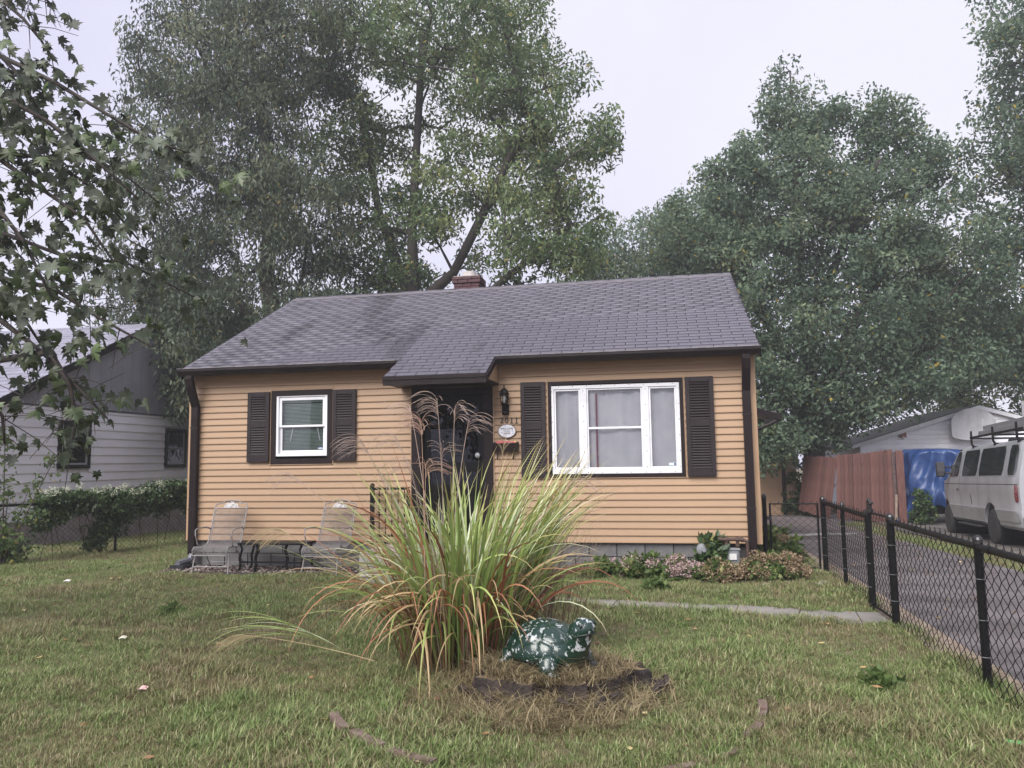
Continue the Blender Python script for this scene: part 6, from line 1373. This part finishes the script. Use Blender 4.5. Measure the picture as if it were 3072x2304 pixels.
def lawn_ok(x, y):
    if XL-.12 < x < .35 and y > -.82 and x < -5.3: return False
    if XL-.05 < x < .22 and y > -.02: return False
    if -5.4 < x < -3.3 and y > -1.45: return False
    if 1.12 < x < 3.62: return False
    if x > 4.25: return False
    if wd_walk(x, y) < -.07-.05*math.sin(x*5): return False
    return True
r = np.random.default_rng(77)
n = 0
for x0, x1, y0, y1, dens in ((-9, 1.15, -8.6, -4.5, 1080), (-12.5, 1.15, -4.5, 0, 640), (-16, -8.6, 0, 9, 240), (.2, 1.15, -.1, 8, 300), (3.6, 4.4, -8, 12, 320)):
    k_ = int((x1-x0)*(y1-y0)*dens)
    X = r.uniform(x0, x1, k_); Y = r.uniform(y0, y1, k_)
    for x, y in zip(X, Y):
        rs = math.hypot((x-STX)/.57, (y-STY)/.45)
        if rs < 1 or not lawn_ok(x, y): continue
        rm = math.hypot(x+2.1, y+5.8)
        if rm < 1.0 and r.random() < .62: continue
        if math.hypot(x-.55, y+1.55) < .45 and r.random() < .6: continue
        G.append((x, y, zg(x, y))); edge = wd_walk(x, y) if y > -4.2 else 1
        S.append(r.uniform(.6, 1.15)*(.75+.95*max(0, min(1, .5+1.4*NZ(Vector((x*.9, y*.9, 3.1)))+.7*NZ(Vector((x*3.1, y*3.1, 7))))))*(1.25 if edge < .12 else 1)*(1.2 if .85 < x < 1.15 else 1))
scatter('lawn_grass', 'patchy green and straw lawn grass across the front yard', 'grass', np.array(G), S,
        [(GRS, 20, .046, .036, .0036, .7), (GRS, 18, .040, .04, .0038, 1.0), (GRS, 22, .038, .036, .0034, .6), (GRS, 12, .062, .03, .0034, .8), (STRAW, 18, .034, .045, .0034, 1.6), (GRS, 20, .044, .036, .0036, .9)], 3)
# dead thatch on and round the stump
D_ = []; DS = []
for i in range(2600):
    a = r.uniform(0, 6.28); q = r.random()**.7*1.15; x = STX-.05+q*.78*math.cos(a); y = STY-.12+q*.72*math.sin(a); rs = math.hypot((x-STX)/.55, (y-STY)/.43)
    if rs < .9 and r.random() < .45: continue
    D_.append((x, y, (.165 if rs < .95 else zg(x, y)+max(0, .09*(1.25-rs))))); DS.append(r.uniform(.7, 1.7))
scatter('dead_thatch', 'dry brown dead grass matted over the stump and bed', 'dead grass', np.array(D_), DS, [(STRAW, 12, .04, .06, .004, 2.4), (STRAW, 9, .07, .05, .004, 1.8), (STRAW, 12, .025, .07, .0045, 3.5)], 5)
# fallen leaves and scraps
FL = M('fallen leaf', (.3, .2, .1), .7, attr='tint', ramp=[(0, (.16, .07, .04)), (.5, (.30, .18, .08)), (.8, (.45, .36, .14)), (1, (.6, .52, .46))])
pts = []
for i in range(420):
    x = r.uniform(-11, 3.5) if i < 260 else r.uniform(1.3, 3.6); y = r.uniform(-8.4, -.9) if i < 260 else r.uniform(-5, 14)
    if i < 260 and x > 1: continue
    pts.append((x, y, zg(x, y)+(.045 if x < 1.1 else .026)))
V, F, tn = leaves(np.array(pts), 1, .01, .07, .045, .0, None, .28, 0, r=r)
c_ = np.repeat(np.array(pts), 4, 0); V[:, 2] = c_[:, 2]+(V[:, 2]-c_[:, 2])*.25; tag(link('fallen_leaves', npmesh('fallen_leaves', V, F, FL, tn)), 'scattered fallen leaves on lawn and drive', 'leaves', kind='stuff')
def scrap(label, loc, col, s):
    mb = MB(); mb.add([(-s, -s*.6, .0), (s*.2, -s*.8, .012), (s, -s*.3, .004), (s*.8, s*.7, .018), (-s*.1, s*.5, .0), (-s*.9, s*.6, .015), (0, 0, .03), (-s*.3, 0, -.004)], [(0, 1, 6), (1, 2, 6), (2, 3, 6), (3, 4, 6), (4, 5, 6), (5, 0, 6), (0, 1, 7), (1, 2, 7), (2, 3, 7), (3, 4, 7), (4, 5, 7), (5, 0, 7)])
    tag(mb.build('litter_scrap', M('scrap '+label[:12], col, .7), loc=loc), label, 'litter')
scrap('crumpled pink paper scrap lying in the lawn', (-4.75, -6.3, .05), (.6, .38, .36), .035)
scrap('pale leaf-like paper scrap in the grass toward the sapling', (-6.0, -4.9, .05), (.6, .55, .45), .035)
scrap('white paper scrap lying in the grass near the fence vine', (-9.2, -1.9, .05), (.65, .63, .62), .045)
mb = MB(); mb.tube([(.70, -6.42, .03), (.80, -6.46, .035), (.93, -6.47, .03)], .016, 8); tag(mb.build('green_toy_stick', M('bright green plastic', (.08, .5, .12), .4)), 'bright green plastic stick in the grass by the fence foot', 'plastic stick')
# white boards lying on the back drive
for i, (x, y, a) in enumerate(((2.0, 7.5, .35), (2.7, 7.9, .2))):
    mb = MB(); mb.box(-.55, .55, -.05, .05, 0, .03); tag(mb.build('loose_board', M('grey board', (.2, .19, .19), .8, (.32, .3, .3), 9), loc=(x, y, zg(x, y)+.022), rot=(0, 0, a)), ('long pale board lying on the back drive', 'shorter pale board lying beside the picket fence foot')[i], 'board')
# pale stones near the gate
for i in range(7):
    x, y = .55+r.normal(0, .16), -.95+r.normal(0, .1); mb = MB(); mb.ell((0, 0, .01), (r.uniform(.05, .1), r.uniform(.04, .07), .025), 9, 6, (0, 0, r.uniform(0, 3)), lambda d: 1+.15*math.sin(7*d.x+5*d.y)); tag(mb.build('flat_stone', CONC, loc=(x, y, zg(x, y))), 'flat pale stone lying in the dirt by the side gate', 'stone', 'flat stones by the side gate')
# overhead cables beyond the van
for z, y1, lb in ((4.1, 14, 'upper'), (3.6, 13.4, 'lower')):
    mb = MB(); mb.tube([(6.8+u*10, 16.2-.6*u, z+.5*u-.35*math.sin(u*math.pi)) for u in np.linspace(0, 1, 12)], .011, 5); tag(mb.build('overhead_cable', BLACK), '%s black overhead cable crossing in front of the tree beyond the van' % lb, 'cable')

# ------------------------------------------------------------------ misty air
hz_ = MB().box(-84, 84, -44, 124, -2, 23).mesh('haze', DECK); hz_.materials.clear()
mt = bpy.data.materials.new('mist'); mt.use_nodes = True; N = mt.node_tree.nodes; N.remove(N['Principled BSDF']); pv = N.new('ShaderNodeVolumePrincipled'); pv.inputs['Density'].default_value = .0018; pv.inputs['Color'].default_value = (.93, .95, 1, 1); pv.inputs['Anisotropy'].default_value = .2
mt.node_tree.links.new(pv.outputs[0], N['Material Output'].inputs['Volume']); hz_.materials.append(mt); tag(link('haze', hz_), kind='stuff')
